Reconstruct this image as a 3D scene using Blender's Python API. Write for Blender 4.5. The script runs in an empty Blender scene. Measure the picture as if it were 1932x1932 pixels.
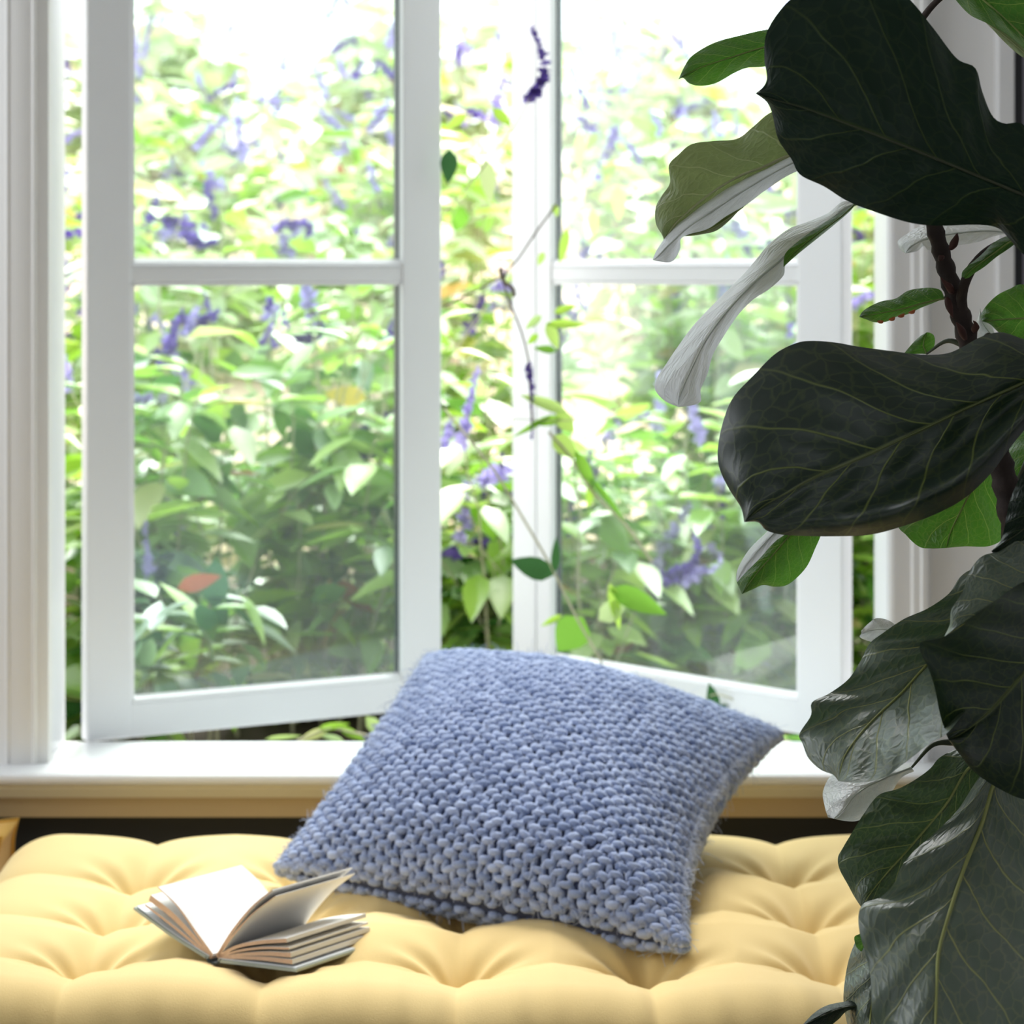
import bpy, bmesh, math, random
import numpy as np
from mathutils import Vector, Matrix
random.seed(7)
rng = np.random.default_rng(11)
R = math.radians
S = bpy.context.scene
C = S.collection

# ------------------------------------------------------------------ camera
CZ, FPX, CX, CY = 1.20, 4680.0, 966.0, 515.0     # eye height, focal length and horizon in the 1932 frame
cd = bpy.data.cameras.new('camera'); cam = bpy.data.objects.new('camera', cd); C.objects.link(cam)
cam.location = (0, 0, CZ); cam.rotation_euler = (R(90), 0, 0)
cd.sensor_width = 36; cd.lens = 36 * FPX / 1932; cd.shift_y = (CY - 966) / 1932
cd.clip_start = .05; cd.clip_end = 200
cd.dof.use_dof = True; cd.dof.focus_distance = 2.0; cd.dof.aperture_fstop = 9.5
S.camera = cam

# ------------------------------------------------------------------ world, lights, exposure
w = bpy.data.worlds.new('sky'); S.world = w; w.use_nodes = True
bg = w.node_tree.nodes['Background']; bg.inputs[0].default_value = (.90, .95, 1, 1); bg.inputs[1].default_value = 3.3

def area(name, loc, rot, sx, sy, power, col=(1, 1, 1)):
    l = bpy.data.lights.new(name, 'AREA'); l.shape = 'RECTANGLE'; l.size = sx; l.size_y = sy
    l.energy = power; l.color = col
    o = bpy.data.objects.new(name, l); C.objects.link(o); o.location = loc; o.rotation_euler = rot
    return o
sl = bpy.data.lights.new('sun', 'SUN'); sl.energy = 8.0; sl.angle = R(32); sl.color = (1, .975, .93)
so = bpy.data.objects.new('sun', sl); C.objects.link(so)
so.rotation_euler = Vector((-.10, -.78, -1.0)).to_track_quat('-Z', 'Y').to_euler()
# fill lamps added for room light: one at the left, one behind the camera
area('side_fill_light', (-2.1, 2.35, 1.75), (R(90), 0, R(-90)), 1.5, 1.3, 22, (.90, .95, 1))
area('rear_fill_light', (-.5, -2.3, 1.7), (R(90), 0, 0), 2.8, 1.4, 10.5, (.90, .94, 1))
S.view_settings.view_transform = 'Standard'; S.view_settings.look = 'None'
S.view_settings.gamma = 1; S.view_settings.use_curve_mapping = False
S.view_settings.exposure = 0.0

# ------------------------------------------------------------------ helpers
def P(px, py, D):
    return Vector(((px - CX) / FPX * D, D, CZ - (py - CY) / FPX * D))

def mat(name):
    m = bpy.data.materials.new(name); m.use_nodes = True
    n = m.node_tree.nodes; l = m.node_tree.links
    return m, n, l, n['Principled BSDF']

def simple(name, col, rough=.5, noise=0., scale=20., bump=0., spec=.5, sheen=0.):
    m, n, l, b = mat(name)
    b.inputs['Roughness'].default_value = rough
    b.inputs['Specular IOR Level'].default_value = spec
    b.inputs['Sheen Weight'].default_value = sheen
    tc = n.new('ShaderNodeTexCoord'); nz = n.new('ShaderNodeTexNoise'); nz.inputs['Scale'].default_value = scale
    nz.inputs['Detail'].default_value = 5; l.new(tc.outputs['Object'], nz.inputs['Vector'])
    mx = n.new('ShaderNodeMix'); mx.data_type = 'RGBA'
    mx.inputs[6].default_value = (*[c * (1 - noise) for c in col], 1)
    mx.inputs[7].default_value = (*[min(1, c * (1 + noise)) for c in col], 1)
    l.new(nz.outputs['Fac'], mx.inputs[0]); l.new(mx.outputs[2], b.inputs['Base Color'])
    if bump:
        bp = n.new('ShaderNodeBump'); bp.inputs['Strength'].default_value = 1; bp.inputs['Distance'].default_value = bump
        l.new(nz.outputs['Fac'], bp.inputs['Height']); l.new(bp.outputs[0], b.inputs['Normal'])
    return m

def tag(o, label=None, cat=None, group=None, kind=None):
    for k, v in (('label', label), ('category', cat), ('group', group), ('kind', kind)):
        if v: o[k] = v
    return o

def empty(name, loc=(0, 0, 0)):
    o = bpy.data.objects.new(name, None); C.objects.link(o); o.location = loc; o.empty_display_size = .05
    return o

def wloc(o):
    v = Vector(o.location)
    return v + wloc(o.parent) if o.parent else v

def link(o, parent=None):
    """link an object whose mesh is written in world coordinates"""
    C.objects.link(o)
    if parent is not None:
        o.parent = parent
        o.location = -wloc(parent)
    return o

def arr_mesh(name, V, F, m, smooth=True, uv=None):
    """V (n,3), F list/array of quads or tris of one size (or list of lists)"""
    me = bpy.data.meshes.new(name)
    V = np.asarray(V, dtype=np.float32)
    if isinstance(F, np.ndarray):
        k = F.shape[1]; nf = len(F)
        me.vertices.add(len(V)); me.vertices.foreach_set('co', V.ravel())
        me.loops.add(nf * k); me.loops.foreach_set('vertex_index', F.astype(np.int32).ravel())
        me.polygons.add(nf); me.polygons.foreach_set('loop_start', np.arange(nf, dtype=np.int32) * k)
        me.update(calc_edges=True); me.validate()
    else:
        me.from_pydata(V.tolist(), [], F)
    if uv is not None:
        ul = me.uv_layers.new(name='UVMap')
        idx = np.empty(len(me.loops), dtype=np.int32); me.loops.foreach_get('vertex_index', idx)
        ul.data.foreach_set('uv', np.asarray(uv, dtype=np.float32)[idx].ravel())
    if smooth: me.polygons.foreach_set('use_smooth', [True] * len(me.polygons))
    me.materials.append(m)
    return me

def arr_obj(name, V, F, m, parent=None, smooth=True, uv=None):
    return link(bpy.data.objects.new(name, arr_mesh(name, V, F, m, smooth, uv)), parent)

def bm_obj(name, bm, m, parent=None, smooth=False):
    bmesh.ops.recalc_face_normals(bm, faces=bm.faces)
    me = bpy.data.meshes.new(name); bm.to_mesh(me); bm.free(); me.materials.append(m)
    if smooth: me.polygons.foreach_set('use_smooth', [True] * len(me.polygons))
    return link(bpy.data.objects.new(name, me), parent)

def add_box(bm, x0, x1, y0, y1, z0, z1, bev=0., f=None):
    """box; f maps local to world"""
    t = bmesh.new()
    r = bmesh.ops.create_cube(t, size=1)
    for v in t.verts:
        v.co = Vector(((x0 + x1) / 2 + v.co.x * (x1 - x0), (y0 + y1) / 2 + v.co.y * (y1 - y0), (z0 + z1) / 2 + v.co.z * (z1 - z0)))
    if bev: bmesh.ops.bevel(t, geom=t.edges[:], offset=bev, segments=2, affect='EDGES', profile=.5)
    vs = [bm.verts.new(f(v.co) if f else v.co) for v in t.verts]
    t.verts.index_update()
    for fc in t.faces: bm.faces.new([vs[v.index] for v in fc.verts])
    t.free()

def box(name, x0, x1, y0, y1, z0, z1, m, parent=None, bev=.002, f=None):
    bm = bmesh.new(); add_box(bm, x0, x1, y0, y1, z0, z1, bev, f)
    return bm_obj(name, bm, m, parent)

def prism_z(name, prof, z0, z1, m, parent=None, smooth=False):
    bm = bmesh.new()
    a = [bm.verts.new((x, y, z0)) for x, y in prof]; b = [bm.verts.new((x, y, z1)) for x, y in prof]
    n = len(prof)
    for i in range(n): bm.faces.new((a[i], a[(i + 1) % n], b[(i + 1) % n], b[i]))
    bm.faces.new(a); bm.faces.new(b)
    return bm_obj(name, bm, m, parent, smooth)

def prism_x(name, prof, x0, x1, m, parent=None):
    bm = bmesh.new()
    a = [bm.verts.new((x0, y, z)) for y, z in prof]; b = [bm.verts.new((x1, y, z)) for y, z in prof]
    n = len(prof)
    for i in range(n): bm.faces.new((a[i], a[(i + 1) % n], b[(i + 1) % n], b[i]))
    bm.faces.new(a); bm.faces.new(b)
    return bm_obj(name, bm, m, parent)

def catmull(pts, n):
    p = np.asarray(pts, float)
    if len(p) == 2:
        t = np.linspace(0, 1, n)[:, None]; return p[0] * (1 - t) + p[1] * t
    q = np.vstack([2 * p[0] - p[1], p, 2 * p[-1] - p[-2]])
    out = []
    for i in range(len(p) - 1):
        t = np.linspace(0, 1, 13)[:-1, None]
        a, b, c, d = q[i], q[i + 1], q[i + 2], q[i + 3]
        out.append(.5 * (2 * b + (c - a) * t + (2 * a - 5 * b + 4 * c - d) * t ** 2 + (3 * b - a - 3 * c + d) * t ** 3))
    o = np.vstack(out + [p[-1:]])
    s = np.r_[0, np.cumsum(np.linalg.norm(np.diff(o[:, :2], axis=0), axis=1) + 1e-9)]
    u = np.linspace(0, s[-1], n)
    return np.stack([np.interp(u, s, o[:, k]) for k in range(o.shape[1])], 1)

def tube_VF(path, rad, k=6):
    path = np.asarray(path, float); n = len(path)
    rad = np.broadcast_to(np.asarray(rad, float), (n,))
    T = np.gradient(path, axis=0); T /= np.linalg.norm(T, axis=1, keepdims=True) + 1e-12
    ref = np.where(np.abs(T[:, 2:3]) > .9, np.array([[1., 0, 0]]), np.array([[0, 0, 1.]]))
    A = np.cross(T, ref); A /= np.linalg.norm(A, axis=1, keepdims=True) + 1e-12
    B = np.cross(T, A)
    an = np.arange(k) / k * 2 * np.pi
    V = path[:, None] + rad[:, None, None] * (np.cos(an)[None, :, None] * A[:, None] + np.sin(an)[None, :, None] * B[:, None])
    V = V.reshape(-1, 3)
    i = np.arange(n - 1)[:, None] * k; j = np.arange(k)[None]
    F = np.stack([i + j, i + (j + 1) % k, i + k + (j + 1) % k, i + k + j], -1).reshape(-1, 4)
    return V, F

def merge(parts):
    Vs, Fs, o = [], [], 0
    for V, F in parts:
        Vs.append(V); Fs.append(F + o); o += len(V)
    return np.vstack(Vs), np.vstack(Fs)

# ------------------------------------------------------------------ materials
white_paint = simple('white_gloss_paint', (.77, .775, .79), .38, .02, 8, .0)
casing_paint = simple('warm_white_paint', (.80, .785, .76), .45, .02, 8)
sill_paint = simple('sill_paint', (.83, .83, .84), .3, .015, 6)
apron_paint = simple('bounce_tinted_trim', (.74, .66, .47), .5, .03, 10)  # yellow bounce light from the mattress put into the trim colour
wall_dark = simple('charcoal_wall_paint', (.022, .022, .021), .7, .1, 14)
wall_paint = simple('wall_paint', (.82, .815, .81), .6, .02, 5)
ceil_paint = simple('ceiling_paint', (.85, .85, .85), .7, .02, 5)
seal_mat = simple('dark_glazing_seal', (.012, .02, .024), .35, .1, 20)
black_frame = simple('black_frame_paint', (.008, .008, .01), .4, .1, 20)
grey_panel = simple('lavender_grey_panel', (.38, .36, .42), .5, .05, 6)
floor_mat = simple('pale_floor_boards', (.50, .50, .50), .45, .1, 9, .001)
bench_mat = simple('bench_wood', (.30, .19, .10), .5, .3, 12)

def fabric(name, col, col2, scale=900.):
    m, n, l, b = mat(name)
    b.inputs['Roughness'].default_value = .85; b.inputs['Sheen Weight'].default_value = .25
    b.inputs['Sheen Roughness'].default_value = .5; b.inputs['Specular IOR Level'].default_value = .2
    tc = n.new('ShaderNodeTexCoord'); nz = n.new('ShaderNodeTexNoise'); nz.inputs['Scale'].default_value = 3
    l.new(tc.outputs['Object'], nz.inputs['Vector'])
    mx = n.new('ShaderNodeMix'); mx.data_type = 'RGBA'
    mx.inputs[6].default_value = (*col, 1); mx.inputs[7].default_value = (*col2, 1)
    l.new(nz.outputs['Fac'], mx.inputs[0]); l.new(mx.outputs[2], b.inputs['Base Color'])
    wv = n.new('ShaderNodeTexNoise'); wv.inputs['Scale'].default_value = scale
    l.new(tc.outputs['Object'], wv.inputs['Vector'])
    bp = n.new('ShaderNodeBump'); bp.inputs['Strength'].default_value = .5; bp.inputs['Distance'].default_value = .0008
    l.new(wv.outputs['Fac'], bp.inputs['Height']); l.new(bp.outputs[0], b.inputs['Normal'])
    return m
yellow = fabric('yellow_cotton', (.79, .56, .22), (.83, .62, .28))
yellow_shaded = fabric('shaded_yellow_cotton', (.60, .30, .03), (.66, .36, .05))  # same yellow cotton with its shadow put into the colour

def wool_mat():
    m, n, l, b = mat('blue_grey_wool')
    b.inputs['Roughness'].default_value = .95; b.inputs['Sheen Weight'].default_value = .7; b.inputs['Sheen Roughness'].default_value = .45; b.inputs['Sheen Tint'].default_value = (.88, .92, 1, 1)
    b.inputs['Specular IOR Level'].default_value = .1
    g = n.new('ShaderNodeNewGeometry'); cr = n.new('ShaderNodeValToRGB')
    cr.color_ramp.elements[0].color = (.22, .28, .47, 1); cr.color_ramp.elements[1].color = (.42, .49, .70, 1)
    l.new(g.outputs['Random Per Island'], cr.inputs[0]); l.new(cr.outputs[0], b.inputs['Base Color'])
    tc = n.new('ShaderNodeTexCoord'); nz = n.new('ShaderNodeTexNoise'); nz.inputs['Scale'].default_value = 700
    l.new(tc.outputs['Object'], nz.inputs['Vector'])
    bp = n.new('ShaderNodeBump'); bp.inputs['Distance'].default_value = .001; bp.inputs['Strength'].default_value = .7
    l.new(nz.outputs['Fac'], bp.inputs['Height']); l.new(bp.outputs[0], b.inputs['Normal'])
    return m
wool = wool_mat()
wool_dark = simple('wool_gap_shade', (.06, .075, .15), .95, .2, 200)  # dark body colour paints the shade in gaps between stitches
fuzz_mat = simple('wool_fuzz', (.50, .55, .70), .95, .1, 50)

def glass_mat():
    m = bpy.data.materials.new('window_glass'); m.use_nodes = True
    n = m.node_tree.nodes; l = m.node_tree.links; n.clear()
    out = n.new('ShaderNodeOutputMaterial'); mx = n.new('ShaderNodeMixShader')
    tr = n.new('ShaderNodeBsdfTransparent'); tr.inputs[0].default_value = (.93, .985, .965, 1)
    gl = n.new('ShaderNodeBsdfGlossy'); gl.inputs['Roughness'].default_value = .0
    lw = n.new('ShaderNodeLayerWeight'); lw.inputs[0].default_value = .5
    pw = n.new('ShaderNodeMath'); pw.operation = 'POWER'; pw.inputs[1].default_value = 4; l.new(lw.outputs['Facing'], pw.inputs[0])
    fr = n.new('ShaderNodeMath'); fr.operation = 'MULTIPLY_ADD'; fr.inputs[1].default_value = .8; fr.inputs[2].default_value = .05
    l.new(pw.outputs[0], fr.inputs[0]); l.new(fr.outputs[0], mx.inputs[0]); l.new(tr.outputs[0], mx.inputs[1]); l.new(gl.outputs[0], mx.inputs[2])
    # milky sky reflection put into the panes as a pale diffuse haze
    df = n.new('ShaderNodeBsdfDiffuse'); df.inputs[0].default_value = (.88, .96, .93, 1)
    tl = n.new('ShaderNodeBsdfTranslucent'); tl.inputs[0].default_value = (.88, .96, .93, 1)
    d2 = n.new('ShaderNodeMixShader'); d2.inputs[0].default_value = .6; l.new(df.outputs[0], d2.inputs[1]); l.new(tl.outputs[0], d2.inputs[2])
    nz = n.new('ShaderNodeTexNoise'); nz.inputs['Scale'].default_value = 5; nz.inputs['Detail'].default_value = 3
    tc = n.new('ShaderNodeTexCoord'); l.new(tc.outputs['Object'], nz.inputs['Vector'])
    dm = n.new('ShaderNodeMath'); dm.operation = 'MULTIPLY_ADD'; dm.inputs[1].default_value = .04; dm.inputs[2].default_value = .004; l.new(nz.outputs['Fac'], dm.inputs[0])
    m3 = n.new('ShaderNodeMixShader'); l.new(dm.outputs[0], m3.inputs[0]); l.new(mx.outputs[0], m3.inputs[1]); l.new(d2.outputs[0], m3.inputs[2])
    l.new(m3.outputs[0], out.inputs[0])
    return m
glass = glass_mat()

def fol_mat(name, stops, trans=.45, rough=.45, spec=.3, gloss=.25):
    m = bpy.data.materials.new(name); m.use_nodes = True
    n = m.node_tree.nodes; l = m.node_tree.links; n.clear()
    out = n.new('ShaderNodeOutputMaterial')
    g = n.new('ShaderNodeNewGeometry'); oi = n.new('ShaderNodeObjectInfo')
    ad = n.new('ShaderNodeMath'); ad.operation = 'ADD'; fr = n.new('ShaderNodeMath'); fr.operation = 'FRACT'
    l.new(g.outputs['Random Per Island'], ad.inputs[0]); l.new(oi.outputs['Random'], ad.inputs[1]); l.new(ad.outputs[0], fr.inputs[0])
    cr = n.new('ShaderNodeValToRGB'); e = cr.color_ramp.elements
    e[0].position = stops[0][0]; e[0].color = (*stops[0][1], 1); e[1].position = stops[-1][0]; e[1].color = (*stops[-1][1], 1)
    for p, c in stops[1:-1]: x = e.new(p); x.color = (*c, 1)
    l.new(fr.outputs[0], cr.inputs[0])
    d = n.new('ShaderNodeBsdfDiffuse'); t = n.new('ShaderNodeBsdfTranslucent'); gl = n.new('ShaderNodeBsdfGlossy')
    gl.inputs['Roughness'].default_value = rough
    l.new(cr.outputs[0], d.inputs[0]); l.new(cr.outputs[0], t.inputs[0])
    m1 = n.new('ShaderNodeMixShader'); m1.inputs[0].default_value = trans
    l.new(d.outputs[0], m1.inputs[1]); l.new(t.outputs[0], m1.inputs[2])
    f = n.new('ShaderNodeFresnel'); f.inputs[0].default_value = 1.4
    m2 = n.new('ShaderNodeMixShader'); ml = n.new('ShaderNodeMath'); ml.operation = 'MULTIPLY'; ml.inputs[1].default_value = gloss
    l.new(f.outputs[0], ml.inputs[0]); l.new(ml.outputs[0], m2.inputs[0]); l.new(m1.outputs[0], m2.inputs[1]); l.new(gl.outputs[0], m2.inputs[2])
    l.new(m2.outputs[0], out.inputs[0])
    return m
gleaf = fol_mat('garden_leaf', [(0, (.16, .36, .05)), (.25, (.32, .56, .06)), (.5, (.44, .66, .09)), (.72, (.48, .64, .18)), (.88, (.40, .58, .34)), (.975, (.62, .60, .18)), (1, (.45, .16, .08))], .55)
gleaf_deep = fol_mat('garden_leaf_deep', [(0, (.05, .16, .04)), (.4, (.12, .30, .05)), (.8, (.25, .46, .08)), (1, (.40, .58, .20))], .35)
gleaf_pale = fol_mat('garden_leaf_pale', [(0, (.44, .58, .24)), (.4, (.56, .68, .36)), (.75, (.58, .70, .52)), (.92, (.75, .68, .46)), (1, (.80, .60, .46))], .55)  # paler colour stands in for haze and overexposure of the far rows
stem_mat = simple('garden_stem', (.42, .40, .26), .6, .3, 60)
stem_dark = simple('woody_vine', (.16, .13, .10), .7, .3, 60)
purple = simple('purple_flower', (.15, .09, .42), .7, .35, 150)
purple_pale = simple('pale_purple_flower', (.44, .38, .72), .7, .3, 150)
def ground_material():
    m, n, l, b = mat('soil_bed_and_gravel'); b.inputs['Roughness'].default_value = .9
    tc = n.new('ShaderNodeTexCoord'); sp = n.new('ShaderNodeSeparateXYZ'); l.new(tc.outputs['Object'], sp.inputs[0])
    nz = n.new('ShaderNodeTexNoise'); nz.inputs['Scale'].default_value = 3; nz.inputs['Detail'].default_value = 6; l.new(tc.outputs['Object'], nz.inputs['Vector'])
    ad = n.new('ShaderNodeMath'); ad.operation = 'ADD'; l.new(sp.outputs[1], ad.inputs[0]); l.new(nz.outputs['Fac'], ad.inputs[1])
    mr = n.new('ShaderNodeMapRange'); mr.inputs['From Min'].default_value = 5.6; mr.inputs['From Max'].default_value = 6.2; l.new(ad.outputs[0], mr.inputs['Value'])
    mx = n.new('ShaderNodeMix'); mx.data_type = 'RGBA'; mx.inputs[6].default_value = (.07, .05, .035, 1); mx.inputs[7].default_value = (.78, .58, .44, 1)
    l.new(mr.outputs[0], mx.inputs[0]); l.new(mx.outputs[2], b.inputs['Base Color'])
    return m
ground_mat = ground_material()

# ------------------------------------------------------------------ room shell
ZS = CZ - .646          # top of the window sill
def st(o): o['kind'] = 'structure'; return o
YB = 3.30               # inner face of the window wall
bmw = bmesh.new()
add_box(bmw, -2.3, -.618, YB, YB + .13, ZS - .05, 2.5); add_box(bmw, .501, 2.2, YB, YB + .13, ZS - .05, 2.5)
add_box(bmw, -.618, .501, YB, YB + .13, 2.12, 2.5)
st(bm_obj('wall_back', bmw, wall_paint))
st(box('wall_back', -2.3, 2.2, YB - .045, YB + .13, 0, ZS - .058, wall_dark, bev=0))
st(box('wall_left', -2.4, -2.3, -2.5, YB + .13, 0, 2.5, wall_paint, bev=0))
st(box('wall_right', 2.2, 2.3, -2.5, YB + .13, 0, 2.5, wall_paint, bev=0))
st(box('wall_front', -2.4, 2.3, -2.6, -2.5, 0, 2.5, wall_paint, bev=0))
st(box('ceiling', -2.4, 2.3, -2.6, YB + .13, 2.5, 2.6, ceil_paint, bev=0))
st(box('floor', -2.4, 2.3, -2.6, YB + .13, -.1, 0, floor_mat, bev=0))

# sill with rounded nose, stepped bed mould and apron under it
YF = 3.197
win = st(empty('window_1', (-.06, 3.36, ZS)))
prism_x('sill', [(3.42, ZS), (YF + .006, ZS), (YF + .001, ZS - .003), (YF, ZS - .008), (YF + .002, ZS - .013), (YF + .008, ZS - .016), (3.42, ZS - .016)], -2.3, 2.2, sill_paint, win)
prism_x('sill_bed_mould', [(3.32, ZS - .016), (YF + .014, ZS - .016), (YF + .012, ZS - .022), (YF + .018, ZS - .034), (3.32, ZS - .034)], -2.3, 2.2, apron_paint, win)
prism_x('sill_apron', [(3.32, ZS - .034), (YF + .030, ZS - .034), (YF + .030, ZS - .062), (3.32, ZS - .062)], -2.3, 2.2, simple('bounce_tinted_apron', (.52, .38, .20), .5, .03, 10), win)  # apron colour carries the yellow bounce light too
prism_x('trim_outer_sill', [(3.42, ZS - .03), (3.60, ZS - .07), (3.60, ZS - .11), (3.42, ZS - .09)], -.9, .8, white_paint, win)
# jambs, head
box('jamb', -.655, -.6165, YB - .004, 3.412, ZS, 2.12, white_paint, win)
box('jamb', .4985, .535, YB - .004, 3.412, ZS, 2.12, white_paint, win)
box('window_head', -.655, .535, YB - .004, 3.412, 2.12, 2.17, white_paint, win)

# left pilaster: rounded profile with two beads
def arc_prof(xc, hw, y0, bulge, beads):
    pr = [(xc + hw, YB), ]
    n = 48
    for i in range(n + 1):
        t = 1 - 2 * i / n; x = xc + t * hw
        y = y0 - bulge * (1 - t * t)
        for bx in beads:
            d = abs(x - bx)
            if d < .0032: y -= .0026 * math.cos(d / .0032 * math.pi / 2)
        pr.append((x, y))
    pr.append((xc - hw, YB))
    return pr
tr = st(prism_z('trim_1', arc_prof(-.650, .0385, YB - .028, .012, (-.6635, -.6285)), ZS, 2.3, casing_paint, None, False))
tr = st(prism_z('trim_2', [(.501, YB), (.501, YB - .012), (.506, YB - .014), (.528, YB - .014), (.531, YB - .02), (.540, YB - .02), (.542, YB - .026), (.549, YB - .026), (.552, YB - .012), (.556, YB - .008), (.640, YB - .008), (.640, YB)], ZS, 2.3, wall_paint))
tr = st(box('trim_3', .640, .662, YB - .035, YB, ZS, 2.3, sill_paint))
dr = st(empty('door_1', (.9, YB - .01, ZS)))
box('door_frame', .662, .6735, YB - .03, YB, ZS, 2.25, black_frame, dr)
box('door_panel', .6735, 1.35, YB - .012, YB, ZS, 2.25, grey_panel, dr)

# ------------------------------------------------------------------ casement sashes
def sash(O, a, sgn, W, label, stile=.064, free_stile=.064, top=1.40, rebate=False, T=.026):
    dx, dy = sgn * math.cos(a), math.sin(a)
    nx, ny = -sgn * math.sin(a), math.cos(a)          # outward
    zb = ZS + .001
    f = lambda c: Vector((O[0] + dx * c.x + nx * c.y, O[1] + dy * c.x + ny * c.y, zb + c.z))
    bm = bmesh.new()
    add_box(bm, 0, stile, 0, T, 0, top, .0025, f)
    if rebate:
        add_box(bm, W - free_stile, W - .031, 0, T, 0, top, .002, f); add_box(bm, W - .032, W - .026, .006, T, 0, top, 0, f)
        add_box(bm, W - .027, W + .026, .001, T + .004, 0, top, .003, f)
    else: add_box(bm, W - free_stile, W, 0, T, 0, top, .0025, f)
    add_box(bm, stile - .001, W - free_stile + .001, .001, T - .001, 0, .047, .002, f)
    add_box(bm, stile - .001, W - free_stile + .001, .001, T - .001, top - .06, top - .001, .002, f)
    s = bm_obj('sash', bm, white_paint, win); s['label'] = label
    zm = CZ - zb
    xs0, xs1 = stile, W - free_stile
    for zc in (zm - .0005, zm + .62):
        if zc > top - .1: continue
        bm = bmesh.new(); add_box(bm, xs0 - .002, xs1 + .002, .003, T - .003, zc - .0125, zc + .011, .0025, f)
        bm_obj('muntin', bm, white_paint, s)
    levels = [.047, zm - .013, zm + .0105, top - .06]
    for i in (0, 2):
        z0, z1 = levels[i], levels[i + 1]
        bm = bmesh.new(); add_box(bm, xs0 - .002, xs1 + .002, .010, .0135, z0 - .002, z1 + .002, 0, f)
        bm_obj('pane', bm, glass, s)
        bm = bmesh.new()
        for (a0, a1, c0, c1) in ((xs0, xs0 + .006, z0, z1), (xs0, xs1, z0, z0 + .006), (xs0, xs1, z1 - .005, z1)):
            add_box(bm, a0, a1, .004, .010, c0, c1, .001, f)
        zz = z0
        vs = [bm.verts.new(f(Vector(q))) for q in ((xs0, .001, zz), (xs1, .001, zz), (xs0, .010, zz), (xs1, .010, zz), (xs0, .010, zz + .010), (xs1, .010, zz + .010))]
        for q in ((0, 1, 5, 4), (0, 2, 3, 1), (2, 4, 5, 3), (0, 4, 2), (1, 3, 5)): bm.faces.new([vs[i] for i in q])
        bm_obj('glazing_bead', bm, sill_paint, s)
        bm = bmesh.new(); add_box(bm, xs1 - .003, xs1 + .001, .013, T - .001, z0, z1, .0005, f)
        bm_obj('glazing_seal', bm, seal_mat, s)
    return s
OL = (-.584, 3.412); DL = math.atan2(.262, .474)
sash(OL, DL, 1, .548, 'left casement sash swung outward over the garden')
ORt = (.4535, 3.412); aR = R(47)
sash(ORt, aR, -1, .64, 'right casement sash swung outward over the garden', .079, .062, rebate=True, T=.024)

# ------------------------------------------------------------------ bench and mattress
bn = tag(empty('window_bench', (0, 2.75, 0)), 'low dark wooden window bench under the yellow tufted mattress', 'bench')
box('bench_top', -1.3, 1.3, 2.36, 3.13, .375, .40, bench_mat, bn)
box('front_panel', -1.28, 1.28, 2.38, 2.40, .08, .375, bench_mat, bn)
box('plinth', -1.26, 1.26, 2.42, 3.10, 0, .08, bench_mat, bn)
for x in (-1.28, 1.26): box('side_panel', x, x + .02, 2.40, 3.12, .08, .375, bench_mat, bn)

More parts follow.
